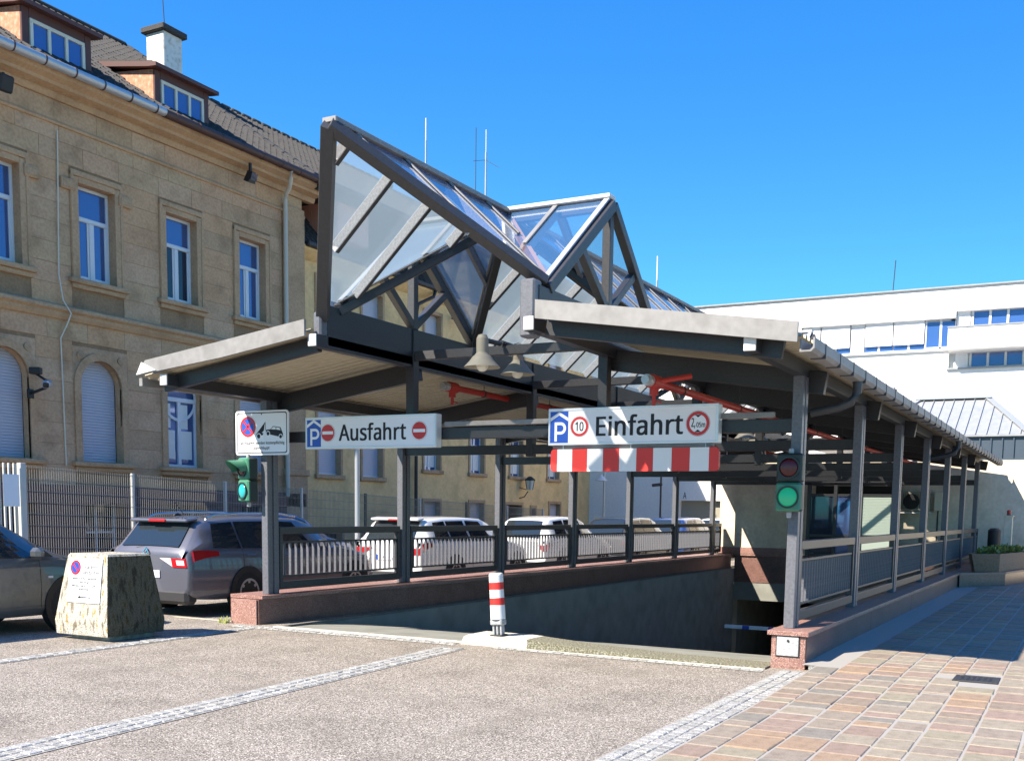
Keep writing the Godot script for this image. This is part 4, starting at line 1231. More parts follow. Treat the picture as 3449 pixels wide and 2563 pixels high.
	for q in [[-7.5, -6.85], [-6.8, -5.75], [-5.18, -4.2], [-4.16, -3.1]]:
		g = G.new(); g.span(V(q[0], 7.9, z - .16), V(q[1], 8.74, z - .13)); part(g, "sun_blind", M.blind, t)
		var mid: float = (q[0] + q[1]) / 2
		g = G.new(); g.span(V(q[0], 7.70, z - .26), V(mid - .04, 7.95, z - .24)); part(g, "pane", M.pane_blue, t)
		g = G.new(); g.span(V(mid + .04, 7.70, z - .26), V(q[1], 7.95, z - .24)); part(g, "pane", M.pane_blue, t)
		g = G.new(); g.span(V(mid - .04, 7.68, z - .26), V(mid + .04, 7.95, z - .22)); part(g, "mullion", M.window_white, t)
	g = G.new(); g.span(V(-5.7, 7.68, z - .2), V(-5.22, 8.74, z - .17)); part(g, "panel", M.blind, t)
	for q in [[-3.02, -2.58], [-2.5, -2.07]]:
		g = G.new(); g.span(V(q[0], 7.76, z - .24), V(q[1], 8.66, z - .22)); part(g, "pane", M.pane_blue, t)
	g = G.new(); g.span(V(-7.55, 7.66, z - .3), V(-2.03, 8.74, z - .275)); g.span(V(-2.58, 7.7, z - .27), V(-2.5, 8.74, z - .2)); g.span(V(-3.08, 7.7, z - .27), V(-3.02, 8.74, z - .2)); g.span(V(-3.02, 7.7, z - .27), V(-2.05, 7.77, z - .2)); part(g, "window_frame", M.window_white, t)
	for row in [[8.3, 8.96], [6.97, 7.5]]:
		g = G.new(); g.span(V(-2.2, row[0], z - .3), V(9, row[1], z - .275))
		for i in 18: g.span(V(-1.53 + i * .58, row[0], z - .27), V(-1.45 + i * .58, row[1], z - .2))
		part(g, "window_frame", M.window_white, t)
		g = G.new(); g.span(V(-2.0, row[0] + .02, z - .2), V(-1.56, row[1], z - .18)); part(g, "panel", M.blind, t)
		for i in 7:
			g = G.new(); g.span(V(-1.44 + i * .58, row[0] + .06, z - .26), V(-.96 + i * .58, row[1] - .03, z - .24)); part(g, "pane", M.pane_blue, t)
	g = G.new(); g.span(V(-12.25, -.5, z - .3), V(-10.5, 2.15, z - .26)); part(g, "garage_door", M.lamp_shade, t)
	lettering("A", t, V(-12.02, 2.36, z + .01), .14, .26, M.black)
	# two poles in front of the white wall
	var lp := thing("wall_lamp", "slim street lamp fixed before the white wall between the far posts", "street lamp", V(-15.0, 0, -28.6))
	g = G.new(); g.tube([V(-15.0, -.3, -28.6), V(-15.0, 3.6, -28.6)], .045, 10); part(g, "pole", M.silver_pipe, lp)
	g = G.new(); g.lathe([Vector2(.02, .25), Vector2(.25, 0), Vector2(.0, -.02)], V(-15.0, 2.9, -28.3), 14); part(g, "lamp_head", M.window_white, lp)
	lp = thing("camera_pole", "thin dark pole with two small cameras before the white wall", "pole", V(-12.3, 0, -28.0))
	g = G.new(); g.tube([V(-12.3, -.3, -28), V(-12.3, 3.5, -28)], .04, 8); part(g, "pole", M.car_plastic, lp)
	for y in [2.75, 3.2]:
		g = G.new(); g.bar(V(-12.25, y, -28), V(-12.6, y - .05, -27.8), .12, .12, Vector3.UP, .02); part(g, "camera_head", M.car_plastic, lp)
	# masts on the roofs behind
	var data := [[-32.0, 23.6, 1, "stout pale radio mast rising behind the ridge of the glass roof"], [-28.7, 22.6, 0, "thinnest wire aerial beside the crossed radio mast"], [-28.05, 22.4, 2, "radio mast with thin cross arms behind the glass roof"], [-17.8, 14.7, 1, "small pale mast behind the white building roofline"], [-6.4, 13.4, 0, "thin leaning wire aerial on the roof of the white building"]]
	for q in data:
		var m := thing("radio_mast", q[3], "mast", V(q[0], 9.6, -41), "radio masts on the roofs behind")
		var h: float = q[1]
		g = G.new()
		g.tube([V(q[0], 5.0, -41), V(q[0] + (.35 if q[0] > -7 else 0.0), h - (.0 if q[2] == 0 else 1.2), -41)], .02 if q[2] == 0 else .055, 8); part(g, "pole", M.silver_pipe if q[2] else M.car_plastic, m)
		if q[2]:
			g = G.new(); g.tube([V(q[0], h - 1.3, -41), V(q[0], h, -41)], .04 if q[2] == 1 else .025, 8); part(g, "whip", M.cap_white, m)
		if q[2] == 2:
			g = G.new()
			for a in 3: g.tube([V(q[0], h - 1.6, -41), V(q[0] + cos(a * 2.1) * .8, h - 2.1 + .3 * (a % 2), -41 + sin(a * 2.1) * .8)], .012, 5)
			part(g, "cross_arms", M.car_plastic, m)

# ---------------------------------------------------------------- mesh fence along the car park
func _fence() -> void:
	var f := thing("mesh_fence", "tall double wire mesh fence before the old buildings", "fence", V(-13.8, 0, -9))
	var zp := -0.85
	var top := func(z: float) -> float: return 2.30 + z * .029
	for i in 9:
		var z := zp - 2.5 * i
		var g := G.new()
		var y: float = top.call(z)
		g.span(V(-13.85, 0, z - .03), V(-13.79, y + .02, z + .03), .006)
		part(g, "post", M.fence_dark if i in [0, 4, 6] else M.fence_post, f)
		if i < 8:
			g = G.new()
			var n := 49
			for k in n:
				var zk := z - .05 - 2.4 * k / (n - 1.0)
				var yk: float = top.call(zk)
				g.span(V(-13.787, .05, zk - .0035), V(-13.780, yk, zk + .0035))
			part(g, "upright_wires", M.fence_wire, f, "stuff")
			for r in 11:
				g = G.new()
				var y0: float = top.call(z) - .03 - r * .2
				g.bar(V(-13.773, y0, z - .03), V(-13.773, y0 - 2.44 * .029, z - 2.47), .008, .008, Vector3.UP, 0)
				g.bar(V(-13.795, y0, z - .03), V(-13.795, y0 - 2.44 * .029, z - 2.47), .008, .008, Vector3.UP, 0)
				part(g, "cross_wire", M.fence_wire, f)
	# gate at the left end
	var gt := thing("bar_gate", "pale steel bar gate with a white notice at the left edge", "gate", V(-12.6, 0, .25))
	for z in [.48, -.02]:
		var g := G.new(); g.span(V(-12.66, 0, z - .05), V(-12.56, 2.26, z + .05), .006); part(g, "gate_post", M.fence_post, gt)
	for i in 4:
		var g := G.new(); g.span(V(-12.63, .1, .10 + i * .09), V(-12.59, 2.25, .13 + i * .09), .004); part(g, "bar", M.fence_post, gt)
	var g2 := G.new(); g2.span(V(-12.64, .1, .0), V(-12.58, .18, .5)); part(g2, "rail", M.fence_post, gt)
	var nt := thing("gate_notice", "white notice sheet on the pale bar gate", "notice", V(-12.54, 1.8, .21))
	g2 = G.new(); g2.span(V(-12.555, 1.56, .075), V(-12.545, 2.07, .36), .002); part(g2, "sheet", M.sign_white, nt)

# ---------------------------------------------------------------- signs
func letters(tx: Array, parent: Node) -> void: pass

func _signs() -> void:
	_big_sign(-6.57, 2.055, 2.797, 2.385, "parking exit sign lettered Ausfahrt between two no entry discs", true)
	_big_sign(-2.945, 2.06, 2.80, 2.378, "parking entrance sign lettered Einfahrt over the striped bar", false)
	# height bar
	var g: G
	var hb := thing("height_bar", "red and white striped height limit bar hanging under the entrance sign", "height bar", V(-1.9, 2.07, .2))
	var L := 2.04; var x0 := -2.9
	var cuts := [0.0, .085, .28, .47, .67, .87, 1.08, 1.28, 1.50, 1.71, 1.93, 2.04]
	for i in 11:
		var r: float = .128
		g = G.new()
		var p := PackedVector2Array()
		var a: float = cuts[i]; var b: float = cuts[i + 1]
		if i == 0: p = PackedVector2Array([Vector2(.03, -r), Vector2(b, -r), Vector2(b, r), Vector2(.03, r), Vector2(.008, r - .02), Vector2(0, r - .05), Vector2(0, .05 - r), Vector2(.008, .02 - r)])
		elif i == 10: p = PackedVector2Array([Vector2(a, -r), Vector2(b - .03, -r), Vector2(b - .008, .02 - r), Vector2(b, .05 - r), Vector2(b, r - .05), Vector2(b - .008, r - .02), Vector2(b - .03, r), Vector2(a, r)])
		else: p = PackedVector2Array([Vector2(a + .001, -r), Vector2(b - .001, -r), Vector2(b - .001, r), Vector2(a + .001, r)])
		g.prism(p, V(x0, 2.203, .17), Vector3.RIGHT, Vector3.UP, .05)
		part(g, "red_band" if i % 2 == 0 else "white_band", M.bar_red if i % 2 == 0 else M.bar_white, hb)
	for x in [.15, 1.0, 1.88]:
		g = G.new(); g.tube([V(x0 + x, 2.33, .195), V(x0 + x, 2.40, .195)], .006, 6); part(g, "hanger", M.silver_pipe, hb)
	# carrier rail under and above the entrance sign
	var cr := thing("sign_carrier", "grey steel rails carrying the two overhead signs", "rail", V(-3.66, 2.4, .1))
	g = G.new(); g.span(V(-2.9, 2.342, .10), V(-.95, 2.376, .17), .004); part(g, "lower_rail", M.zinc, cr)
	g = G.new(); g.span(V(-4.45, 2.64, .055), V(-.3, 2.70, .11), .006); part(g, "upper_rail", M.zinc, cr)
	for x in [-6.4, -4.8, -2.7, -1.2]:
		g = G.new(); g.span(V(x - .02, 2.5, .052), V(x + .02, 2.7, .092), .004); part(g, "bracket", M.zinc, cr)
	# tow away sign on the left post
	var o := thing("tow_away_sign", "white no stopping sign with tow truck picture on the exit side post", "sign", V(-7.33, 2.6, .2))
	g = G.new()
	g.prism(rounded(-.47, -.30, .47, .30, .045), V(-7.33, 2.615, .19), Vector3.RIGHT, Vector3.UP, .012); part(g, "plate", M.sign_white, o)
	g = G.new()
	var ro := rounded(-.445, -.275, .445, .275, .035); var ri := rounded(-.432, -.262, .432, .262, .03)
	for i in ro.size():
		var j := (i + 1) % ro.size()
		var q := func(v: Vector2) -> Vector3: return V(-7.33 + v.x, 2.615 + v.y, .2035)
		g.quad(q.call(ro[i]), q.call(ro[j]), q.call(ri[j]), q.call(ri[i]))
	part(g, "border", M.print_black, o)
	var c := V(-7.575, 2.70, .2025)
	g = G.new(); g.disc(.125, c, Vector3.RIGHT, Vector3.UP, .003); part(g, "blue_disc", M.sign_blue, o)
	g = G.new(); g.ring(.108, .138, c, Vector3.RIGHT, Vector3.UP, .005)
	for s in [-1, 1]: g.box(c + V(0, 0, .003), V(.23, .026, .005), Basis(Vector3.BACK, s * PI / 4))
	part(g, "red_cross", M.sign_red, o)
	var tk := V(-7.33, 2.615, .2025)
	var black := G.new()
	black.prism(PackedVector2Array([Vector2(-.10, -.02), Vector2(.065, .145), Vector2(.05, .10), Vector2(.04, .03), Vector2(-.0, .0), Vector2(.03, -.005), Vector2(.02, -.03), Vector2(-.085, -.045)]), tk, Vector3.RIGHT, Vector3.UP, .002)
	black.prism(PackedVector2Array([Vector2(.062, .145), Vector2(.068, .145), Vector2(.072, .03), Vector2(.066, .03)]), tk, Vector3.RIGHT, Vector3.UP, .002)
	black.prism(PackedVector2Array([Vector2(.075, .0), Vector2(.08, .04), Vector2(.155, .045), Vector2(.20, .085), Vector2(.33, .07), Vector2(.375, -.02), Vector2(.375, -.06), Vector2(.30, -.055), Vector2(.12, -.02)]), tk, Vector3.RIGHT, Vector3.UP, .002)
	part(black, "tow_picture", M.print_black, o)
	g = G.new()
	for w in [[-.05, -.045, .042], [.115, -.012, .036], [.335, -.055, .034]]: g.disc(w[2], tk + V(w[0], w[1], 0), Vector3.RIGHT, Vector3.UP, .003, 20)
	g.prism(PackedVector2Array([Vector2(.165, .045), Vector2(.205, .075), Vector2(.25, .072), Vector2(.25, .04)]), tk, Vector3.RIGHT, Vector3.UP, .003)
	g.prism(PackedVector2Array([Vector2(.26, .039), Vector2(.26, .07), Vector2(.315, .062), Vector2(.335, .028)]), tk, Vector3.RIGHT, Vector3.UP, .003)
	part(g, "picture_gaps", M.sign_white, o, "stuff")
	g = G.new()
	for w in [[-.05, -.045, .030], [.115, -.012, .025], [.335, -.055, .024]]: g.disc(w[2], tk + V(w[0], w[1], 0), Vector3.RIGHT, Vector3.UP, .0045, 20)
	part(g, "picture_wheels", M.print_black, o)
	lettering("Falschparker werden kostenpflichtig", o, V(-7.33, 2.475, .2045), .80, .052, M.print_black)
	lettering("abgeschleppt", o, V(-7.34, 2.408, .2045), .29, .052, M.print_black)
	for y in [.25, -.255]:
		g = G.new(); g.disc(.009, V(-7.33, 2.615 + y, .2025), Vector3.RIGHT, Vector3.UP, .003, 12); part(g, "screw", M.black, o)
	g = G.new(); g.span(V(-7.44, 2.35, .116), V(-7.31, 2.39, .188)); g.span(V(-7.44, 2.82, .116), V(-7.31, 2.86, .188)); part(g, "clamp", M.zinc, o)

func rounded(x0: float, y0: float, x1: float, y1: float, r: float) -> PackedVector2Array:
	var p := PackedVector2Array()
	for q in [[x1 - r, y1 - r, 0], [x0 + r, y1 - r, 1], [x0 + r, y0 + r, 2], [x1 - r, y0 + r, 3]]:
		for k in 6: p.append(Vector2(q[0], q[1]) + Vector2(cos((q[2] + k / 5.0) * PI / 2), sin((q[2] + k / 5.0) * PI / 2)) * r)
	return p

func _big_sign(x0: float, w: float, yt: float, yb: float, label: String, exit: bool) -> void:
	var z := .2
	var h := yt - yb
	var o := thing("parking_sign", label, "sign", V(x0 + w / 2, yb, z), "overhead parking signs")
	var g := G.new(); g.span(V(x0, yb, z - .14), V(x0 + w, yt, z - .01), .008); part(g, "box", M.sign_frame, o)
	g = G.new()
	g.span(V(x0, yb, z - .01), V(x0 + w, yb + .025, z + .004), .003); g.span(V(x0, yt - .03, z - .01), V(x0 + w, yt, z + .004), .003)
	g.span(V(x0, yb + .025, z - .01), V(x0 + .022, yt - .03, z + .004), .003); g.span(V(x0 + w - .03, yb + .025, z - .01), V(x0 + w, yt - .03, z + .004), .003)
	part(g, "frame", M.sign_frame, o)
	g = G.new(); g.span(V(x0 + .02, yb + .02, z - .01), V(x0 + w - .025, yt - .025, z - .003)); part(g, "panel", M.sign_white, o)
	var zf := z - .003
	# blue square with roof and P
	g = G.new(); g.span(V(x0 + .025, yb + .028, zf), V(x0 + .255, yt - .034, zf + .002)); part(g, "blue_field", M.sign_blue, o)
	var bx := x0 + .14; var by := yb + .03
	g = G.new(); g.prism(PackedVector2Array([Vector2(-.114, .245), Vector2(0, .315), Vector2(.114, .245), Vector2(.114, .285), Vector2(0, .352), Vector2(-.114, .285)]), V(bx, by, zf + .002), Vector3.RIGHT, Vector3.UP, .002)
	part(g, "roof_symbol", M.sign_white, o)
	g = G.new()
	g.span(V(bx - .06, by + .015, zf + .002), V(bx - .028, by + .235, zf + .004))
	var p := PackedVector2Array([Vector2(-.03, .203), Vector2(.02, .203)])
	for k in 11: p.append(Vector2(.02 + sin(PI * k / 10) * .036, .165 + cos(PI * k / 10) * .038))
	p.append(Vector2(-.03, .127)); p.append(Vector2(-.03, .095)); p.append(Vector2(.022, .095))
	for k in 11: p.append(Vector2(.022 + sin(PI * (10 - k) / 10) * .068, .165 + cos(PI * (10 - k) / 10) * .07))
	p.append(Vector2(-.03, .235))
	g.prism(p, V(bx, by, zf + .002), Vector3.RIGHT, Vector3.UP, .0021)
	part(g, "parking_letter", M.sign_white, o)
	var cy := (yt + yb) / 2
	if exit:
		for x in [.37, 1.81]:
			var c := V(x0 + x, cy, zf)
			g = G.new(); g.disc(.118, c, Vector3.RIGHT, Vector3.UP, .0015); part(g, "disc_rim", M.print_black, o)
			g = G.new(); g.disc(.116, c, Vector3.RIGHT, Vector3.UP, .0022); part(g, "disc_edge", M.sign_white, o)
			g = G.new(); g.disc(.108, c, Vector3.RIGHT, Vector3.UP, .003); part(g, "red_disc", M.sign_red, o)
			g = G.new(); g.span(c + V(-.088, -.02, .002), c + V(.088, .02, .0042)); part(g, "white_bar", M.sign_white, o)
		lettering("Ausfahrt", o, V(x0 + 1.08, cy + .003, zf + .002), 1.06, .225, M.print_black, Vector3.RIGHT, Vector3.UP, true)
	else:
		for x in [.40, 1.83]:
			var c := V(x0 + x, cy, zf)
			var r := .115 if x < 1 else .135
			g = G.new(); g.disc(r + .003, c, Vector3.RIGHT, Vector3.UP, .0012); part(g, "disc_rim", M.print_black, o)
			g = G.new(); g.disc(r, c, Vector3.RIGHT, Vector3.UP, .002); part(g, "disc_edge", M.sign_white, o)
			g = G.new(); g.ring(r * .72, r * .97, c, Vector3.RIGHT, Vector3.UP, .003); part(g, "red_ring", M.sign_red, o)
			if x < 1: lettering("10", o, c + V(0, 0, .003), .105, .105, M.print_black, Vector3.RIGHT, Vector3.UP, true)
			else:
				lettering("2,", o, c + V(-.052, .004, .003), .045, .115, M.print_black, Vector3.RIGHT, Vector3.UP, true)
				lettering("05m", o, c + V(.033, -.014, .003), .10, .055, M.print_black, Vector3.RIGHT, Vector3.UP, true)
				for s in [-1.0, 1.0]:
					g = G.new(); g.prism(PackedVector2Array([Vector2(-.038, s * .093), Vector2(.038, s * .093), Vector2(0, s * .066)]), c + V(0, 0, .002), Vector3.RIGHT, Vector3.UP, .002); part(g, "triangle", M.print_black, o)
		lettering("Einfahrt", o, V(x0 + 1.135, cy + .003, zf + .002), 1.05, .235, M.print_black, Vector3.RIGHT, Vector3.UP, true)

# ---------------------------------------------------------------- lamps, pipes, signals
func _signal(label: String, at: Vector3, yaw: float, first: String, hooded: bool) -> void:
	var o := thing("traffic_light", label, "traffic light", at, "two aspect traffic lights at the ramp", yaw)
	var g := G.new()
	for k in 2:
		g = G.new(); g.box(V(0, .152 + .304 * k, -.09), V(.262, .298, .17), Basis(), .02); gl(g, "housing", M.signal_green if k == 0 else (M.signal_green if hooded else M.signal_dark), o)
		g = G.new(); g.box(V(0, .152 + .304 * k, -.10), V(.268, .30, .15), Basis(), .02); gl(g, "back_shell", M.signal_dark, o)
		g = G.new(); g.ring(.098, .116, V(0, .152 + .304 * k, -.006), Vector3.RIGHT, Vector3.UP, .022, 36); gl(g, "rim", M.signal_dark, o)
		g = G.new()
		var pr := []
		for i in 7: pr.append(Vector2(.099 * cos(i * PI / 12), .03 * sin(i * PI / 12)))
		g.lathe(pr, V(0, .152 + .304 * k, -.004), 32, Vector3.RIGHT, Vector3.BACK)
		gl(g, "lens", (M.lens_teal if hooded else M.lens_green) if k == 0 else M.lens_red, o)
	if hooded:
		g = G.new()
		for i in 20:
			var a := -.25 + (PI + .5) * i / 20; var b := -.25 + (PI + .5) * (i + 1) / 20
			var pa := V(cos(a) * .118, sin(a) * .118 + .456, 0); var pb := V(cos(b) * .118, sin(b) * .118 + .456, 0)
			var la := .10 + .14 * clampf(sin(a), 0, 1); var lb := .10 + .14 * clampf(sin(b), 0, 1)
			g.quad(pa, pa + V(0, -.02, la), pb + V(0, -.02, lb), pb)
			g.quad(pb * V(.97, 1, 1), pb * V(.97, 1, 1) + V(0, -.026, lb), pa * V(.97, 1, 1) + V(0, -.026, la), pa * V(.97, 1, 1))
		gl(g, "hood", M.signal_green, o)
	g = G.new(); g.box(V(.0, .63, -.1), V(.05, .06, .05), Basis(), .01); g.box(V(0, -.03, -.1), V(.05, .07, .05), Basis(), .01); gl(g, "bracket", M.blank_steel, o)

func _fittings() -> void:
	var g: G
	_signal("traffic light with green lit under dark red on the entry post", V(-.07, 1.645, .31), 0.05, "", false)
	_signal("hooded green traffic light under the tow away sign", V(-7.60, 1.675, .30), -.30, "", true)
	# bell lamps under the canopy
	var lamps := [[-3.66, 3.27, .53, .16, "front bell lamp hanging in the middle of the glass roof"], [-3.66, 3.29, -.33, -.16, "second bell lamp close behind the front one"], [-3.2, 3.05, -8.6, 0.16, "bell lamp seen to the right of the entrance sign"], [-3.2, 3.05, -9.5, -.16, "far bell lamp behind the one beside the entrance sign"]]
	for q in lamps:
		var at := V(q[0], q[1], q[2])
		var o := thing("bell_lamp", q[4], "lamp", at, "bell lamps under the canopy")
		g = G.new(); g.lathe([Vector2(.215, 0), Vector2(.205, .012), Vector2(.15, .07), Vector2(.115, .12), Vector2(.075, .15), Vector2(.07, .17)], at, 28); g.lathe([Vector2(.07, .165), Vector2(.11, .115), Vector2(.145, .065), Vector2(.2, .01), Vector2(.215, 0)], at, 28); part(g, "shade", M.lamp_shade, o)
		g = G.new(); g.lathe([Vector2(.07, .16), Vector2(.072, .28), Vector2(.07, .33), Vector2(.05, .37), Vector2(0, .385)], at, 20); part(g, "neck", M.lamp_shade, o)
		g = G.new(); var pr := []
		for i in 9: pr.append(Vector2(.075 * sin(PI * i / 8), -.025 - .075 * cos(PI * i / 8) + .05))
		g.lathe(pr, at, 18); part(g, "bulb", M.bulb, o)
		g = G.new(); g.tube([at + V(0, .32, 0), at + V(0, .33, -q[3] * 2.6)], .03, 8); part(g, "arm", M.steel, o)
	# fire pipes
	for q in [[-5.5, 3.36, -1.75, "red fire pipe under the left side of the glass roof", 0], [-1.5, 3.01, .55, "red fire pipe with silver coupling to the right of the glass roof", 1]]:
		var x: float = q[0]; var y: float = q[1]; var z: float = q[2]
		var o := thing("fire_pipe", q[3], "pipe", V(x, y, z), "red fire pipes under the canopy")
		g = G.new(); g.tube([V(x, y, z), V(x, y, -19.6)], .045, 12); part(g, "pipe", M.pipe_red, o)
		g = G.new(); g.tube([V(x, y, z + .12), V(x, y, z - .10)], .075, 14); g.tube([V(x, y, z), V(x, y - .14, z)], .05, 10); part(g, "tee", M.pipe_red, o)
		g = G.new(); g.tube([V(x, y, z + .12), V(x, y, z + .22)], .06, 14); g.tube([V(x, y, z + .22), V(x, y, z + .27)], .045, 14); part(g, "coupling", M.silver_pipe, o)
		g = G.new(); g.tube([V(x, y - .14, z), V(x, y - .25, z)], .022, 8); g.tube([V(x, y - .2, z), V(x + .09, y - .22, z)], .01, 6); part(g, "drain_tap", M.pipe_red, o)
		if q[4]:
			g = G.new(); g.tube([V(x, y, z), V(x + .35, y + .07, z - .2)], .028, 8); part(g, "branch", M.pipe_red, o)
		for i in 8:
			g = G.new(); g.ring(.046, .054, V(x, y, z - .9 - i * 2.2), Vector3.RIGHT, Vector3.UP, .03, 16); g.tube([V(x, y + .04, z - .9 - i * 2.2), V(x, y + .35, z - .9 - i * 2.2)], .006, 5); part(g, "clip", M.steel, o)
	# boom barrier far down the ramp
	var bb := thing("boom_barrier", "blue and white barrier arm deep down the ramp", "barrier", V(-.6, -1.6, -9))
	g = G.new(); g.span(V(-.75, -2.2, -9.15), V(-.4, -.5, -8.85), .02); part(g, "housing", M.car_plastic, bb)
	var seg := [[-.75, -2.62, "bar_white"], [-2.62, -2.72, "sign_blue"], [-2.72, -3.1, "bar_white"], [-3.1, -3.24, "sign_blue"], [-3.24, -3.6, "bar_white"]]
	for s in seg:
		g = G.new(); g.span(V(s[1], -.64, -9.03), V(s[0], -.57, -8.97), .006); part(g, "arm_segment", M[s[2]], bb)
	# wall fittings on the sandstone front
	var cam := thing("security_camera", "silver security camera with black bracket on the sandstone wall", "camera", V(-15.8, 3.9, -3.0))
	g = G.new(); g.bar(V(-15.6, 3.98, -2.92), V(-15.35, 3.9, -2.66), .15, .13, Vector3.UP, .03); part(g, "body", M.silver_pipe, cam)
	g = G.new(); g.bar(V(-15.35, 3.9, -2.66), V(-15.33, 3.895, -2.645), .11, .10, Vector3.UP, .02); part(g, "front", M.black, cam)
	g = G.new(); g.span(V(-16.0, 3.68, -2.86), V(-15.95, 3.86, -2.72), .01); g.bar(V(-15.98, 3.77, -2.79), V(-15.55, 3.88, -2.83), .04, .05); part(g, "bracket", M.black, cam)
	g = G.new(); g.box(V(-15.75, 4.2, -2.75), V(.22, .13, .14), Basis(Vector3.UP, .5), .015); g.bar(V(-15.8, 4.15, -2.8), V(-15.5, 3.98, -2.85), .04, .04); part(g, "spotlight", M.black, cam)
	var cb := thing("wall_cable", "thin pale cable hanging down the sandstone wall", "cable", V(-15.97, 2.5, -3.5))
	g = G.new(); g.tube([V(-15.97, 9.0, -3.6), V(-15.96, 6.2, -3.52), V(-15.88, 5.7, -3.54), V(-15.80, 5.45, -3.66), V(-15.84, 5.25, -3.6), V(-15.96, 4.95, -3.52), V(-15.96, 2.4, -3.56)], .014, 6); part(g, "cable", M.window_cream, cb)
	var fl := thing("floodlight", "small black floodlight under the sandstone cornice", "floodlight", V(-15.6, 9.5, -8.7))
	g = G.new(); g.span(V(-15.62, 9.55, -8.72), V(-15.56, 9.78, -8.66), .006); g.prism(PackedVector2Array([Vector2(-.12, -.12), Vector2(.12, -.12), Vector2(.06, .13), Vector2(-.06, .13)]), V(-15.66, 9.48, -8.69), V(0, 0, -1), V(.35, 1, 0).normalized(), .16); part(g, "housing", M.black, fl)
	g = G.new(); g.box(V(-15.47, 9.44, -8.69), V(.01, .16, .2), Basis(Vector3.BACK, -.35)); part(g, "glass", M.pane_dark, fl)
	fl = thing("floodlight", "small black floodlight at the upper left corner under the gutter", "floodlight", V(-15.6, 9.5, -2.2))
	g = G.new(); g.box(V(-15.6, 9.35, -2.18), V(.2, .3, .28), Basis(Vector3.BACK, -.3), .03); g.span(V(-15.9, 9.5, -2.2), V(-15.6, 9.54, -2.16)); part(g, "housing", M.black, fl)
	var ln := thing("wall_lantern", "old black lantern on a bracket on the yellow wall", "lantern", V(-16.1, 2.6, -23.9))
	g = G.new(); g.tube([V(-16.28, 2.1, -23.7), V(-16.1, 2.15, -23.75), V(-16.0, 2.35, -23.85)], .02, 6); g.tube([V(-16.28, 2.5, -23.7), V(-16.05, 2.42, -23.8)], .015, 6); part(g, "bracket", M.black, ln)
	g = G.new(); g.lathe([Vector2(.0, -.2), Vector2(.12, -.2), Vector2(.19, .15)], V(-15.95, 2.62, -23.9), 6); part(g, "glass", M.bulb, ln)
	g = G.new(); g.lathe([Vector2(.23, .14), Vector2(.22, .18), Vector2(.08, .28), Vector2(0, .3)], V(-15.95, 2.62, -23.9), 6)
	for i in 6: g.tube([V(-15.95 + cos(i * PI / 3) * .12, 2.42, -23.9 + sin(i * PI / 3) * .12), V(-15.95 + cos(i * PI / 3) * .19, 2.77, -23.9 + sin(i * PI / 3) * .19)], .012, 5)
	part(g, "frame", M.black, ln)
	var bf := thing("floodlight", "black floodlight under the eaves of the yellow building", "floodlight", V(-15.8, 7.6, -19.0))
	g = G.new(); g.box(V(-15.85, 7.75, -18.9), V(.25, .3, .3), Basis(Vector3.BACK, .4), .04); g.span(V(-16.3, 7.85, -18.93), V(-15.85, 7.9, -18.88)); part(g, "housing", M.black, bf)
	# car park lamp post
	var lp := thing("lamp_post", "pale car park lamp post with flat white disc head", "street lamp", V(-12, 0, -8.1))
	g = G.new(); g.tube([V(-12, 0, -8.1), V(-12, 3.8, -8.1)], .055, 14); part(g, "pole", M.silver_pipe, lp)
	g = G.new(); g.lathe([Vector2(.05, -.02), Vector2(.48, .0), Vector2(.47, .04), Vector2(.2, .16), Vector2(0, .18)], V(-12, 3.78, -7.75), 24); part(g, "disc_head", M.window_white, lp)

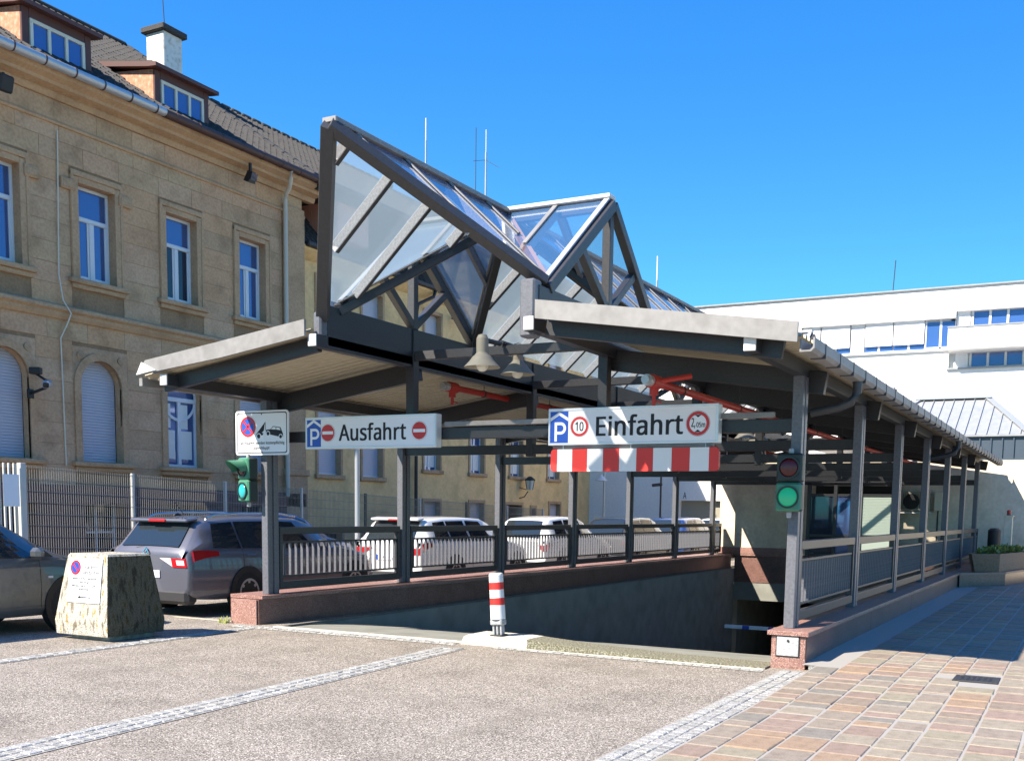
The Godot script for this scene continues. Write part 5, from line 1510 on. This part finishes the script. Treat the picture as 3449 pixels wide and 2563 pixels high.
# ---------------------------------------------------------------- street things
func _street_things() -> void:
	var g: G
	# leaning flexible bollard on the nose
	var o := thing("bollard", "leaning red and white flexible bollard on the kerb nose", "bollard", V(-3.42, .125, .48))
	o.rotation.z = .07
	var r := .088
	var bands := [[.20, .37, r * 1.02, 1], [.37, .455, r * 1.0, 0], [.455, .555, r * .98, 1], [.555, .64, r * .98, 0], [.64, .745, r * .97, 1]]
	for b in bands:
		g = G.new()
		var pr := [Vector2(b[2], b[0]), Vector2(b[2] * .985, b[1])]
		if b[1] > .7: pr = [Vector2(b[2], b[0]), Vector2(b[2], .725), Vector2(b[2] * .93, .743), Vector2(b[2] * .8, .75), Vector2(0, .752)]
		g.lathe(pr, Vector3.ZERO, 28)
		gl(g, "white_band" if b[3] else "red_band", M.bar_white if b[3] else M.bar_red, o)
	g = G.new(); g.box(V(0, .165, 0), V(.16, .07, .13), Basis(), .012); gl(g, "clamp", M.blank_steel, o)
	g = G.new()
	for x in [-.05, 0.0, .05]: g.box(V(x, .075, 0), V(.025, .13, .08), Basis(), .006)
	gl(g, "spring", M.blank_steel, o)
	g = G.new(); g.box(V(0, .008, 0), V(.17, .022, .15), Basis(), .006); gl(g, "foot", M.car_plastic, o)
	# concrete block
	var c := thing("concrete_block", "mossy tapered concrete block with a parking notice", "block", V(-7.79, 0, 2.42))
	g = G.new()
	var B := [V(-8.24, .06, 2.83), V(-7.36, .06, 2.83), V(-7.36, .06, 1.98), V(-8.24, .06, 1.98)]
	var Mi := [V(-8.25, .22, 2.84), V(-7.35, .22, 2.84), V(-7.35, .22, 1.97), V(-8.25, .22, 1.97)]
	var T := [V(-8.11, 1.0, 2.74), V(-7.43, 1.0, 2.74), V(-7.43, 1.0, 2.10), V(-8.11, 1.0, 2.10)]
	var U := [V(-8.09, 1.025, 2.72), V(-7.45, 1.025, 2.72), V(-7.45, 1.025, 2.12), V(-8.09, 1.025, 2.12)]
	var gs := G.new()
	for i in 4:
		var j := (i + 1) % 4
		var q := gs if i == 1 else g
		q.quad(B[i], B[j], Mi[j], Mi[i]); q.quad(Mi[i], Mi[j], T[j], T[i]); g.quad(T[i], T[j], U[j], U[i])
	part(gs, "mossy_shaded_face", M.mossy_shaded_side, c)  # this face takes the copy darkened for both moss and shade
	g.quad(U[0], U[1], U[2], U[3])
	g.quad(B[3], B[2], B[1], B[0])
	part(g, "block", M.weathered_block, c)
	g = G.new(); g.span(V(-8.1, -.01, 2.05), V(-7.45, .06, 2.74), .01); part(g, "foot", M.concrete, c)
	# notice on the block, lying on its sloping front
	var ya := V(0, .78, -.10).normalized(); var zc := V(0, .10, .78).normalized()
	var at := V(-7.775, .71, 2.784)
	var n := thing("parking_notice", "white no parking notice lettered Parken verboten on the concrete block", "sign", at)
	var pl := func(x0: float, y0: float, x1: float, y1: float, zo: float, th: float) -> G:
		var q := G.new(); q.prism(PackedVector2Array([Vector2(x0, y0), Vector2(x1, y0), Vector2(x1, y1), Vector2(x0, y1)]), at + zc * zo, Vector3.RIGHT, ya, th); return q
	part(pl.call(-.28, -.265, .28, .265, .0, .006), "plate", M.sign_white, n)
	var cc := at + V(-.165, 0, 0) + ya * .15 + zc * .007
	g = G.new(); g.disc(.075, cc, Vector3.RIGHT, ya, .0015, 32); part(g, "blue_disc", M.sign_blue, n)
	g = G.new(); g.ring(.064, .086, cc, Vector3.RIGHT, ya, .003, 32); var xr := (Vector3.RIGHT - ya).normalized(); g.box(cc + zc * .0015, V(.14, .018, .003), Basis(xr, zc.cross(xr), zc)); part(g, "red_ring", M.sign_red, n)
	lettering("Parken", n, at + V(.10, 0, 0) + ya * .165 + zc * .008, .22, .05, M.print_black, Vector3.RIGHT, ya)
	lettering("verboten", n, at + V(.11, 0, 0) + ya * .098 + zc * .008, .29, .05, M.print_black, Vector3.RIGHT, ya)
	var i := 0
	for s in [["Widerrechtlich parkende", .42], ["Fahrzeuge", .18], ["werden nach § 12 StVO", .42], ["angezeigt", .17]]:
		lettering(s[0], n, at + V(.0, 0, 0) + ya * (.02 - i * .042) + zc * .008, s[1], .028, M.print_black, Vector3.RIGHT, ya); i += 1
	g = G.new(); g.prism(PackedVector2Array([Vector2(-.11, -.2), Vector2(-.05, -.218), Vector2(-.05, -.206), Vector2(.13, -.206), Vector2(.13, -.194), Vector2(-.05, -.194), Vector2(-.05, -.182)]), at + zc * .007, Vector3.RIGHT, ya, .002); part(g, "arrow", M.print_black, n)
	# planter on its granite base
	var pb := thing("granite_step", "low red granite step under the planter", "plinth", V(.9, 0, -15.5))
	g = G.new(); g.prism(PackedVector2Array([Vector2(.24, 13.7), Vector2(1.08, 15.0), Vector2(1.9, 19.6), Vector2(.24, 19.6)]), V(0, 0, 0), V(1, 0, 0), V(0, 0, -1), .36); part(g, "cladding", M.polished_granite, pb)
	g = G.new(); g.prism(PackedVector2Array([Vector2(.24, 13.67), Vector2(1.1, 14.98), Vector2(1.93, 19.6), Vector2(.24, 19.6)]), V(0, .36, 0), V(1, 0, 0), V(0, 0, -1), .045); part(g, "coping", M.red_granite, pb)
	var p := thing("planter", "long stone planter with yellow green succulents", "planter", V(.9, .4, -15.4))
	g = G.new()
	var P2 := PackedVector2Array([Vector2(.42, 14.15), Vector2(.98, 14.5), Vector2(1.5, 17.6), Vector2(1.3, 18.2), Vector2(.7, 18.0), Vector2(.30, 14.6)])
	var C := Vector2(.85, 16.2)
	for k in P2.size():
		var a := P2[k]; var d := P2[(k + 1) % P2.size()]
		var lo := func(v: Vector2, s: float, y: float) -> Vector3: var w: Vector2 = C + (v - C) * s; return V(w.x, y, -w.y)
		g.quad(lo.call(a, .86, .41), lo.call(d, .86, .41), lo.call(d, 1.0, .82), lo.call(a, 1.0, .82))
		g.quad(lo.call(a, 1.0, .82), lo.call(d, 1.0, .82), lo.call(d, .88, .82), lo.call(a, .88, .82))
		g.quad(lo.call(a, .88, .82), lo.call(d, .88, .82), lo.call(d, .86, .74), lo.call(a, .86, .74))
	part(g, "trough", M.planter_stone, p)
	g = G.new(); g.prism(PackedVector2Array([Vector2(.5, 14.4), Vector2(.95, 14.7), Vector2(1.4, 17.6), Vector2(.75, 17.7), Vector2(.42, 14.7)]), V(0, .7, 0), V(1, 0, 0), V(0, 0, -1), .06); part(g, "soil", M.soil, p)
	var lf := [G.new(), G.new(), G.new()]
	for k in 130:
		var t := rng.randf()
		var ctr := V(lerpf(.68, 1.1, t) + rng.randf_range(-.24, .24), .78 + rng.randf_range(0, .16) * (1 - absf(t - .5)), lerpf(-14.5, -17.5, t))
		for m in 13:
			var a := rng.randf() * TAU; var e := rng.randf_range(.1, 1.3)
			var dir := V(cos(a) * cos(e), sin(e), sin(a) * cos(e))
			var side := dir.cross(Vector3.UP).normalized() * .018
			var b := ctr + dir * .03; var tip := ctr + dir * rng.randf_range(.07, .13)
			var q: G = lf[rng.randi() % 3]
			q.quad(b - side, b + side, tip + side * .6, tip - side * .6)
	for k in 3: part(lf[k], "succulents", M[["leaf_a", "leaf_b", "leaf_c"][k]], p, "stuff")
	# weeds at the plinth corner
	var wd := thing("weed", "small green weed at the corner of the far plinth", "weed", V(-7.85, 0, .45))
	g = G.new()
	for k in 30:
		var a := rng.randf() * TAU; var dir := V(cos(a) * .5, 1, sin(a) * .5).normalized()
		var b := V(-7.85, 0, .45) + V(rng.randf_range(-.08, .08), 0, rng.randf_range(-.05, .05)); var sd := dir.cross(V(0, 0, 1)).normalized() * .008
		var h := rng.randf_range(.04, .13)
		g.quad(b - sd, b + sd, b + dir * h + sd * .3, b + dir * h - sd * .3)
	part(g, "leaves", M.leaf_a, wd)
	# pillar with red beacon
	var pi := thing("beacon_pillar", "slim cream pillar topped by a red beacon lamp", "pillar", V(.85, 0, -18.5))
	g = G.new(); g.span(V(.75, .4, -18.6), V(.95, 1.68, -18.4), .01); g.span(V(.73, 1.66, -18.62), V(.97, 1.70, -18.38), .006); part(g, "pillar", M.cream_plaster, pi)
	g = G.new(); g.lathe([Vector2(.055, 0), Vector2(.055, .02)], V(.85, 1.7, -18.5), 16); part(g, "socket", M.car_plastic, pi)
	g = G.new(); g.lathe([Vector2(.05, .02), Vector2(.05, .12), Vector2(.03, .135), Vector2(0, .137)], V(.85, 1.7, -18.5), 18); part(g, "beacon", M.beacon_red, pi)
	var ps := thing("end_post", "short dark post behind the far end of the near railing", "post", V(.35, .4, -19.9))
	g = G.new(); g.lathe([Vector2(.16, 0), Vector2(.16, 1.0), Vector2(.10, 1.05), Vector2(0, 1.06)], V(.45, .3, -19.6), 14); part(g, "post", M.car_plastic, ps)
	# yellow line remains by the plinth end
	g = G.new(); g.quad(V(-9.0, .004, .30), V(-7.85, .004, .30), V(-7.85, .004, .2), V(-9.0, .004, .2))
	tag(part(g, "road_marking", M.window_cream), "worn pale parking line beside the plinth end", "", "", "structure")

# ---------------------------------------------------------------- cars
# stations from rear to front: z, sill height, belt height, top height, half width, half width of the roof
func car(label: String, x: float, zr: float, st: Array, paint: Material, opt: Dictionary) -> Node3D:
	var o := thing("parked_car", label, "car", V(x, 0, zr), "cars parked beside the ramp")
	var rings := []
	for s in st:
		var zb: float = s[0]; var y0: float = s[1]; var yb: float = s[2]; var yt: float = s[3]; var hw: float = s[4]; var hr: float = s[5]
		var r := [V(hw * .90, y0, zb), V(hw * .985, y0 + .10, zb), V(hw, lerpf(y0, yb, .52), zb), V(hw * .985, lerpf(y0, yb, .82), zb), V(hw * .95, yb, zb)]
		for q in [.33, .66]: r.append(V(lerpf(hw * .945, hr, q), lerpf(yb, yt - .07, q), zb))
		r.append(V(hr, yt - .06, zb)); r.append(V(hr * .90, yt - .018, zb)); r.append(V(hr * .5, yt - .004, zb)); r.append(V(0, yt, zb))
		rings.append(r)
	var N: int = rings[0].size(); var K := rings.size()
	var nor := []
	for i in K:
		var nr := []
		for j in N:
			var du: Vector3 = rings[mini(i + 1, K - 1)][j] - rings[maxi(i - 1, 0)][j]
			var dv: Vector3 = rings[i][mini(j + 1, N - 1)] - rings[i][maxi(j - 1, 0)]
			var q := du.cross(dv).normalized()
			if j == N - 1: q.x = 0; q = q.normalized()
			if q.x < -.01 or (absf(q.x) < .02 and q.y < 0): q = -q
			nr.append(q)
		nor.append(nr)
	var g := G.new()
	for sx in [1.0, -1.0]:
		var F := V(sx, 1, 1)
		for i in K - 1:
			for j in N - 1:
				var a: Vector3 = rings[i][j] * F; var b: Vector3 = rings[i + 1][j] * F; var c: Vector3 = rings[i + 1][j + 1] * F; var d: Vector3 = rings[i][j + 1] * F
				if sx > 0: g.quad_n(a, b, c, d, nor[i][j] * F, nor[i + 1][j] * F, nor[i + 1][j + 1] * F, nor[i][j + 1] * F)
				else: g.quad_n(b, a, d, c, nor[i + 1][j] * F, nor[i][j] * F, nor[i][j + 1] * F, nor[i + 1][j + 1] * F)
	for e in [0, K - 1]:
		var p := PackedVector2Array()
		for j in N: p.append(Vector2(rings[e][j].x, rings[e][j].y))
		for j in range(N - 2, -1, -1): p.append(Vector2(-rings[e][j].x, rings[e][j].y))
		g.prism(p, V(0, 0, rings[e][0].z - .001), Vector3.RIGHT, Vector3.UP, .002)
	gl(g, "body", paint, o)
	# a patch on the side: z from za to zb, ring coordinate from ja to jb, pushed out by e
	var at := func(z: float, j: float, sx: float, e: float) -> Vector3:
		var i := 0
		while i < K - 2 and z < st[i + 1][0]: i += 1
		var t := clampf((z - st[i][0]) / (st[i + 1][0] - st[i][0]), 0, 1)
		var j0 := mini(int(j), N - 2); var u: float = j - j0
		var p: Vector3 = rings[i][j0].lerp(rings[i + 1][j0], t).lerp(rings[i][j0 + 1].lerp(rings[i + 1][j0 + 1], t), u)
		var q: Vector3 = nor[i][j0].lerp(nor[i + 1][j0], t).lerp(nor[i][j0 + 1].lerp(nor[i + 1][j0 + 1], t), u).normalized()
		return (p + q * e) * V(sx, 1, 1)
	# side windows as [z at belt rear, z at top rear, z at belt front, z at top front]
	for sx in [1.0, -1.0]:
		for w in opt.win:
			g = G.new()
			for k in 6:
				for m in 4:
					var f := func(a: float, b: float) -> Vector3: return at.call(lerpf(lerpf(w[0], w[1], b), lerpf(w[2], w[3], b), a), lerpf(4.12, 6.85, b), sx, .006)
					var a0 := k / 6.0; var a1 := (k + 1) / 6.0; var b0 := m / 4.0; var b1 := (m + 1) / 4.0
					if sx > 0: g.quad(f.call(a0, b0), f.call(a1, b0), f.call(a1, b1), f.call(a0, b1))
					else: g.quad(f.call(a1, b0), f.call(a0, b0), f.call(a0, b1), f.call(a1, b1))
			gl(g, "side_window", M.car_glass, o)
		if opt.has("shut"):
			for zl in opt.shut:
				g = G.new()
				for k in 8:
					var j0 := lerpf(1.0, 4.0, k / 8.0); var j1 := lerpf(1.0, 4.0, (k + 1) / 8.0)
					g.quad(at.call(zl + .004, j0, sx, .002), at.call(zl - .004, j0, sx, .002), at.call(zl - .004, j1, sx, .002), at.call(zl + .004, j1, sx, .002))
				gl(g, "door_gap", M.black, o)
		if opt.has("handles"):
			for zh in opt.handles:
				g = G.new(); var c: Vector3 = at.call(zh, 3.35, sx, .012); g.box(c, V(.03, .03, .19), Basis(), .01); gl(g, "door_handle", paint, o)
	# rear and front windows laid over the body between two stations
	for w in opt.glass:
		g = G.new()
		for k in 8:
			for m in 6:
				var f := func(a: float, b: float) -> Vector3:
					var z := lerpf(w[0], w[1], b)
					var u: float = lerpf(-1, 1, a) * w[2]
					var top: Vector3 = at.call(z, 10.0, 1.0, 0.0); var sid: Vector3 = at.call(z, 8.0, 1.0, 0.0)
					var y := lerpf(top.y, sid.y, pow(absf(u), 3.0))
					return V(u * sid.x * 1.0, y + .010, z + (.012 if w[0] > 0 else -.012))
				var a0 := k / 8.0; var a1 := (k + 1) / 8.0; var b0 := m / 6.0; var b1 := (m + 1) / 6.0
				if w[0] > 0: g.quad(f.call(a0, b0), f.call(a1, b0), f.call(a1, b1), f.call(a0, b1))
				else: g.quad(f.call(a1, b0), f.call(a0, b0), f.call(a0, b1), f.call(a1, b1))
		gl(g, "rear_window" if w[0] > 0 else "windscreen", M.car_glass, o)
	# wheels
	var R: float = opt.get("wr", .32)
	for zw in opt.wheels:
		for sx in [1.0, -1.0]:
			var hw: float = absf((at.call(zw, 2.0, 1.0, 0.0) as Vector3).x)
			var axis := V(sx, 0, 0)
			var c := V(sx * (hw - .19), R, zw)
			g = G.new(); g.disc(R + .06, V(sx * (hw - .10), R + .02, zw), V(0, 0, -sx), V(0, 1, 0), .112, 30); gl(g, "wheel_arch", M.black, o)
			g = G.new(); g.lathe([Vector2(R * .64, .0), Vector2(R * .9, .0), Vector2(R, .03), Vector2(R, .17), Vector2(R * .93, .205), Vector2(R * .66, .21)], c, 32, V(0, 0, -sx), axis)
			var wh := gl(g, "wheel", M.tyre, o)
			g = G.new(); g.lathe([Vector2(R * .67, .21), Vector2(R * .64, .20), Vector2(R * .60, .12), Vector2(0, .12)], c, 28, V(0, 0, -sx), axis); loc(g.mesh(), "rim_well", M.car_plastic, wh, Vector3.ZERO)
			g = G.new(); g.ring(R * .56, R * .66, c + axis * .19, V(0, 0, -sx), Vector3.UP, .018, 32); g.disc(R * .16, c + axis * .17, V(0, 0, -sx), Vector3.UP, .03, 16)
			for k in 7:
				var a := TAU * k / 7; var dr := V(0, cos(a), sin(a))
				g.bar(c + axis * .185 + dr * R * .1, c + axis * .195 + dr * R * .58, .05, .02, axis, .004)
			loc(g.mesh(), "rim", M.rim, wh, Vector3.ZERO)
	# sill and bumper cladding
	if opt.get("clad", true):
		g = G.new()
		var zr0: float = st[0][0]; var hw: float = st[1][4]
		g.box(V(0, .30, zr0 - .10), V(hw * 1.9, .22, .24), Basis(), .05)
		gl(g, "rear_bumper", M.car_plastic, o)
	# tail lights
	if opt.has("tail"):
		var t: Array = opt.tail       # j range, length along the side, inward reach
		for sx in [1.0, -1.0]:
			var z0: float = st[0][0]
			g = G.new()
			for k in 6:
				var za: float = z0 - t[2] * k / 6.0; var zb: float = z0 - t[2] * (k + 1) / 6.0
				var sh0: float = lerpf(t[0], lerpf(t[0], t[1], .45), k / 6.0); var sh1: float = lerpf(t[0], lerpf(t[0], t[1], .45), (k + 1) / 6.0)
				var up0: float = lerpf(t[1], lerpf(t[0], t[1], .85), k / 6.0); var up1: float = lerpf(t[1], lerpf(t[0], t[1], .85), (k + 1) / 6.0)
				g.quad(at.call(za, sh0, sx, .012), at.call(zb, sh1, sx, .012), at.call(zb, up1, sx, .012), at.call(za, up0, sx, .012))
			var A: Vector3 = at.call(z0, t[0], sx, .01); var B: Vector3 = at.call(z0, t[1], sx, .01)
			A.z = z0 + .014; B.z = z0 + .014
			var I := V(-sx * t[3], 0, 0)
			g.quad(A + I * .55, A, B, B + I * .55)
			var tl := gl(g, "tail_light", M.tail_red, o)
			g = G.new(); var h := (B - A)
			g.quad(A + h * .25 + I * .35 + V(0, 0, .004), A + h * .25 + I * .05 + V(0, 0, .004), A + h * .8 + I * .05 + V(0, 0, .004), A + h * .8 + I * .35 + V(0, 0, .004))
			g.quad(A + h * .1 + I * .55, A + h * .1 + I * .56, B + I, B + I * .55)
			loc(g.mesh(), "clear_lens", M.tail_clear if opt.get("clear", true) else M.tail_red, tl, Vector3.ZERO)
	if opt.has("plate"):
		var py: float = opt.plate
		g = G.new(); g.box(V(0, py, st[0][0] + .012), V(.52, .11, .012), Basis(), .003); gl(g, "number_plate", M.sign_white, o)
		g = G.new(); g.box(V(-.238, py, st[0][0] + .019), V(.04, .106, .004)); gl(g, "plate_band", M.sign_blue, o)
	return o

func estate(zl: float) -> Array:
	# rear at z = 0 measured forward as negative z
	return [[.06, .34, .86, .90, .80, .66], [.05, .30, .93, .97, .835, .70], [-.04, .27, .98, 1.06, .855, .69], [-.30, .25, .99, 1.37, .885, .64], [-.46, .24, .985, 1.425, .89, .625], [-1.0, .23, .97, 1.465, .90, .63], [-1.9, .22, .95, 1.475, .905, .635], [-2.5, .22, .94, 1.45, .90, .63], [-2.85, .22, .94, 1.36, .895, .63], [-3.25, .22, .945, 1.13, .89, .66], [-3.55, .22, .92, .985, .88, .72], [-4.1, .23, .84, .89, .86, .70], [-4.38, .26, .70, .76, .80, .64], [zl, .32, .56, .62, .66, .52]]

func hatch() -> Array:
	return [[.05, .34, .84, .88, .76, .62], [-.02, .28, .93, 1.0, .82, .66], [-.30, .25, .95, 1.38, .855, .60], [-.5, .24, .95, 1.45, .865, .60], [-1.3, .22, .94, 1.50, .875, .61], [-2.0, .22, .93, 1.49, .875, .61], [-2.35, .22, .93, 1.40, .87, .61], [-2.85, .22, .95, 1.12, .87, .66], [-3.1, .22, .93, 1.0, .865, .70], [-3.6, .23, .84, .90, .84, .68], [-3.92, .26, .70, .77, .78, .6], [-4.08, .32, .56, .62, .64, .5]]

func _cars() -> void:
	var g: G
	var wg := [[-.42, -.56, -.98, -.98], [-1.02, -1.02, -1.72, -1.70], [-1.8, -1.78, -2.72, -2.36], ]
	var m := car("silver grey estate car parked just behind the concrete block", -9.45, .25, estate(-4.5), M.car_silver, {"win": wg, "glass": [[.0001 + -.0, -.36, .92], [-3.3, -2.62, .93]], "wheels": [-1.08, -3.75], "shut": [-1.0, -1.76, -2.95], "handles": [-1.16, -1.95], "tail": [2.75, 3.95, .56, .5], "plate": .62})
	# emblem, spoiler with brake light, roof rails, aerial, fog lamp
	g = G.new()
	var e := [V(0, 1.0, .075), V(.048, .94, .085), V(0, .88, .09), V(-.048, .94, .085)]
	for i in 4: g.bar(e[i], e[(i + 1) % 4], .018, .014, V(0, 0, 1), .003)
	gl(g, "emblem", M.chrome, m)
	g = G.new(); g.box(V(0, 1.405, -.27), V(1.16, .05, .24), Basis(Vector3.RIGHT, .12), .02); gl(g, "spoiler", M.car_silver, m)
	g = G.new(); g.box(V(0, 1.392, -.145), V(.34, .045, .03), Basis(), .01); gl(g, "brake_light", M.tail_red, m)
	for s in [-1, 1]:
		g = G.new(); g.tube([V(s * .60, 1.42, -.5), V(s * .605, 1.475, -.66), V(s * .605, 1.51, -1.2), V(s * .605, 1.51, -2.1), V(s * .6, 1.46, -2.5)], .018, 8); gl(g, "roof_rail", M.chrome, m)
		g = G.new(); g.box(V(s * .62, .36, .045), V(.22, .04, .02), Basis(), .008); gl(g, "fog_lamp", M.tail_red, m)
	g = G.new(); g.prism(PackedVector2Array([Vector2(0, 0), Vector2(.16, 0), Vector2(.13, .03), Vector2(.07, .045)]), V(.01, 1.46, -.62), V(0, 0, 1), Vector3.UP, .03); g.tube([V(0, 1.49, -.66), V(0, 1.68, -.48)], .006, 5); gl(g, "aerial", M.car_plastic, m)
	g = G.new(); g.tube([V(-.25, .99, .02), V(.05, 1.03, -.03)], .012, 6); gl(g, "wiper", M.black, m)
	for s in [-1, 1]:
		g = G.new(); g.box(V(s * .98, 1.02, -2.75), V(.2, .14, .12), Basis(), .04); gl(g, "mirror", M.car_silver, m)
	var hw := [[-.42, -.56, -1.05, -1.05], [-1.12, -1.12, -1.95, -1.85], [-2.02, -1.92, -2.72, -2.28]]
	var d := car("dark grey hatchback cut by the left edge, nose behind the concrete block", -9.62, 5.35, hatch(), M.car_gray, {"win": hw, "glass": [[.0001, -.3, .9], [-2.95, -2.2, .92]], "wheels": [-.75, -3.15], "shut": [-1.08, -1.98, -2.72], "handles": [-1.25, -2.1], "plate": .6})
	for s in [-1, 1]:
		g = G.new(); g.box(V(s * .97, 1.0, -2.6), V(.18, .15, .13), Basis(), .045); gl(g, "mirror", M.car_gray, d)
		g = G.new(); g.prism(PackedVector2Array([Vector2(-.11, -.05), Vector2(.13, -.05), Vector2(-.11, .1)]), V(s * .845 - (.01 if s < 0 else -.0), 1.0, -2.78), V(0, 0, -1), Vector3.UP, .02); gl(g, "mirror_triangle", M.car_plastic, d)
		g = G.new(); g.box(V(s * .868, .70, -2.86), V(.012, .03, .07), Basis(), .005); gl(g, "indicator", M.tail_clear, d)
	var ww := {"win": wg, "glass": [[.0001, -.36, .92], [-3.3, -2.62, .93]], "wheels": [-1.08, -3.75], "shut": [-1.0, -1.76, -2.95], "handles": [-1.16, -1.95], "tail": [2.7, 3.9, .34, .42], "clear": false, "plate": .66}
	m = car("white estate car with red tail lights behind the second railing panel", -9.62, -6.0, estate(-4.5), M.car_white, ww)
	g = G.new(); g.box(V(0, 1.42, -.27), V(1.16, .05, .24), Basis(Vector3.RIGHT, .12), .02); gl(g, "spoiler", M.car_white, m)
	g = G.new(); g.box(V(.05, 1.40, -.14), V(.36, .04, .03), Basis(), .01); gl(g, "brake_light", M.tail_red, m)
	lettering("OG  L 27", m, V(.02, .66, .0) + V(-9.62, 0, -5.92), .38, .075, M.print_black)
	var c4 := {"win": hw, "glass": [[.0001, -.3, .9], [-2.95, -2.2, .92]], "wheels": [-.75, -3.15], "shut": [-1.08, -1.98], "tail": [2.3, 3.4, .2, .2], "clear": false, "plate": .6}
	car("small white hatchback behind the third railing panel", -9.75, -11.7, hatch(), M.car_white, c4)
	car("black car behind the fourth railing panel", -9.7, -16.8, hatch(), M.car_black, c4)
	car("dark blue car near the far end of the parking row", -9.8, -21.8, hatch(), M.car_blue, c4)
	car("pale silver car last in the parking row", -9.7, -26.6, hatch(), M.car_pale, c4)
	car("dark blue car parked close to the mesh fence behind the estate", -12.55, -3.9, hatch(), M.car_blue, c4)
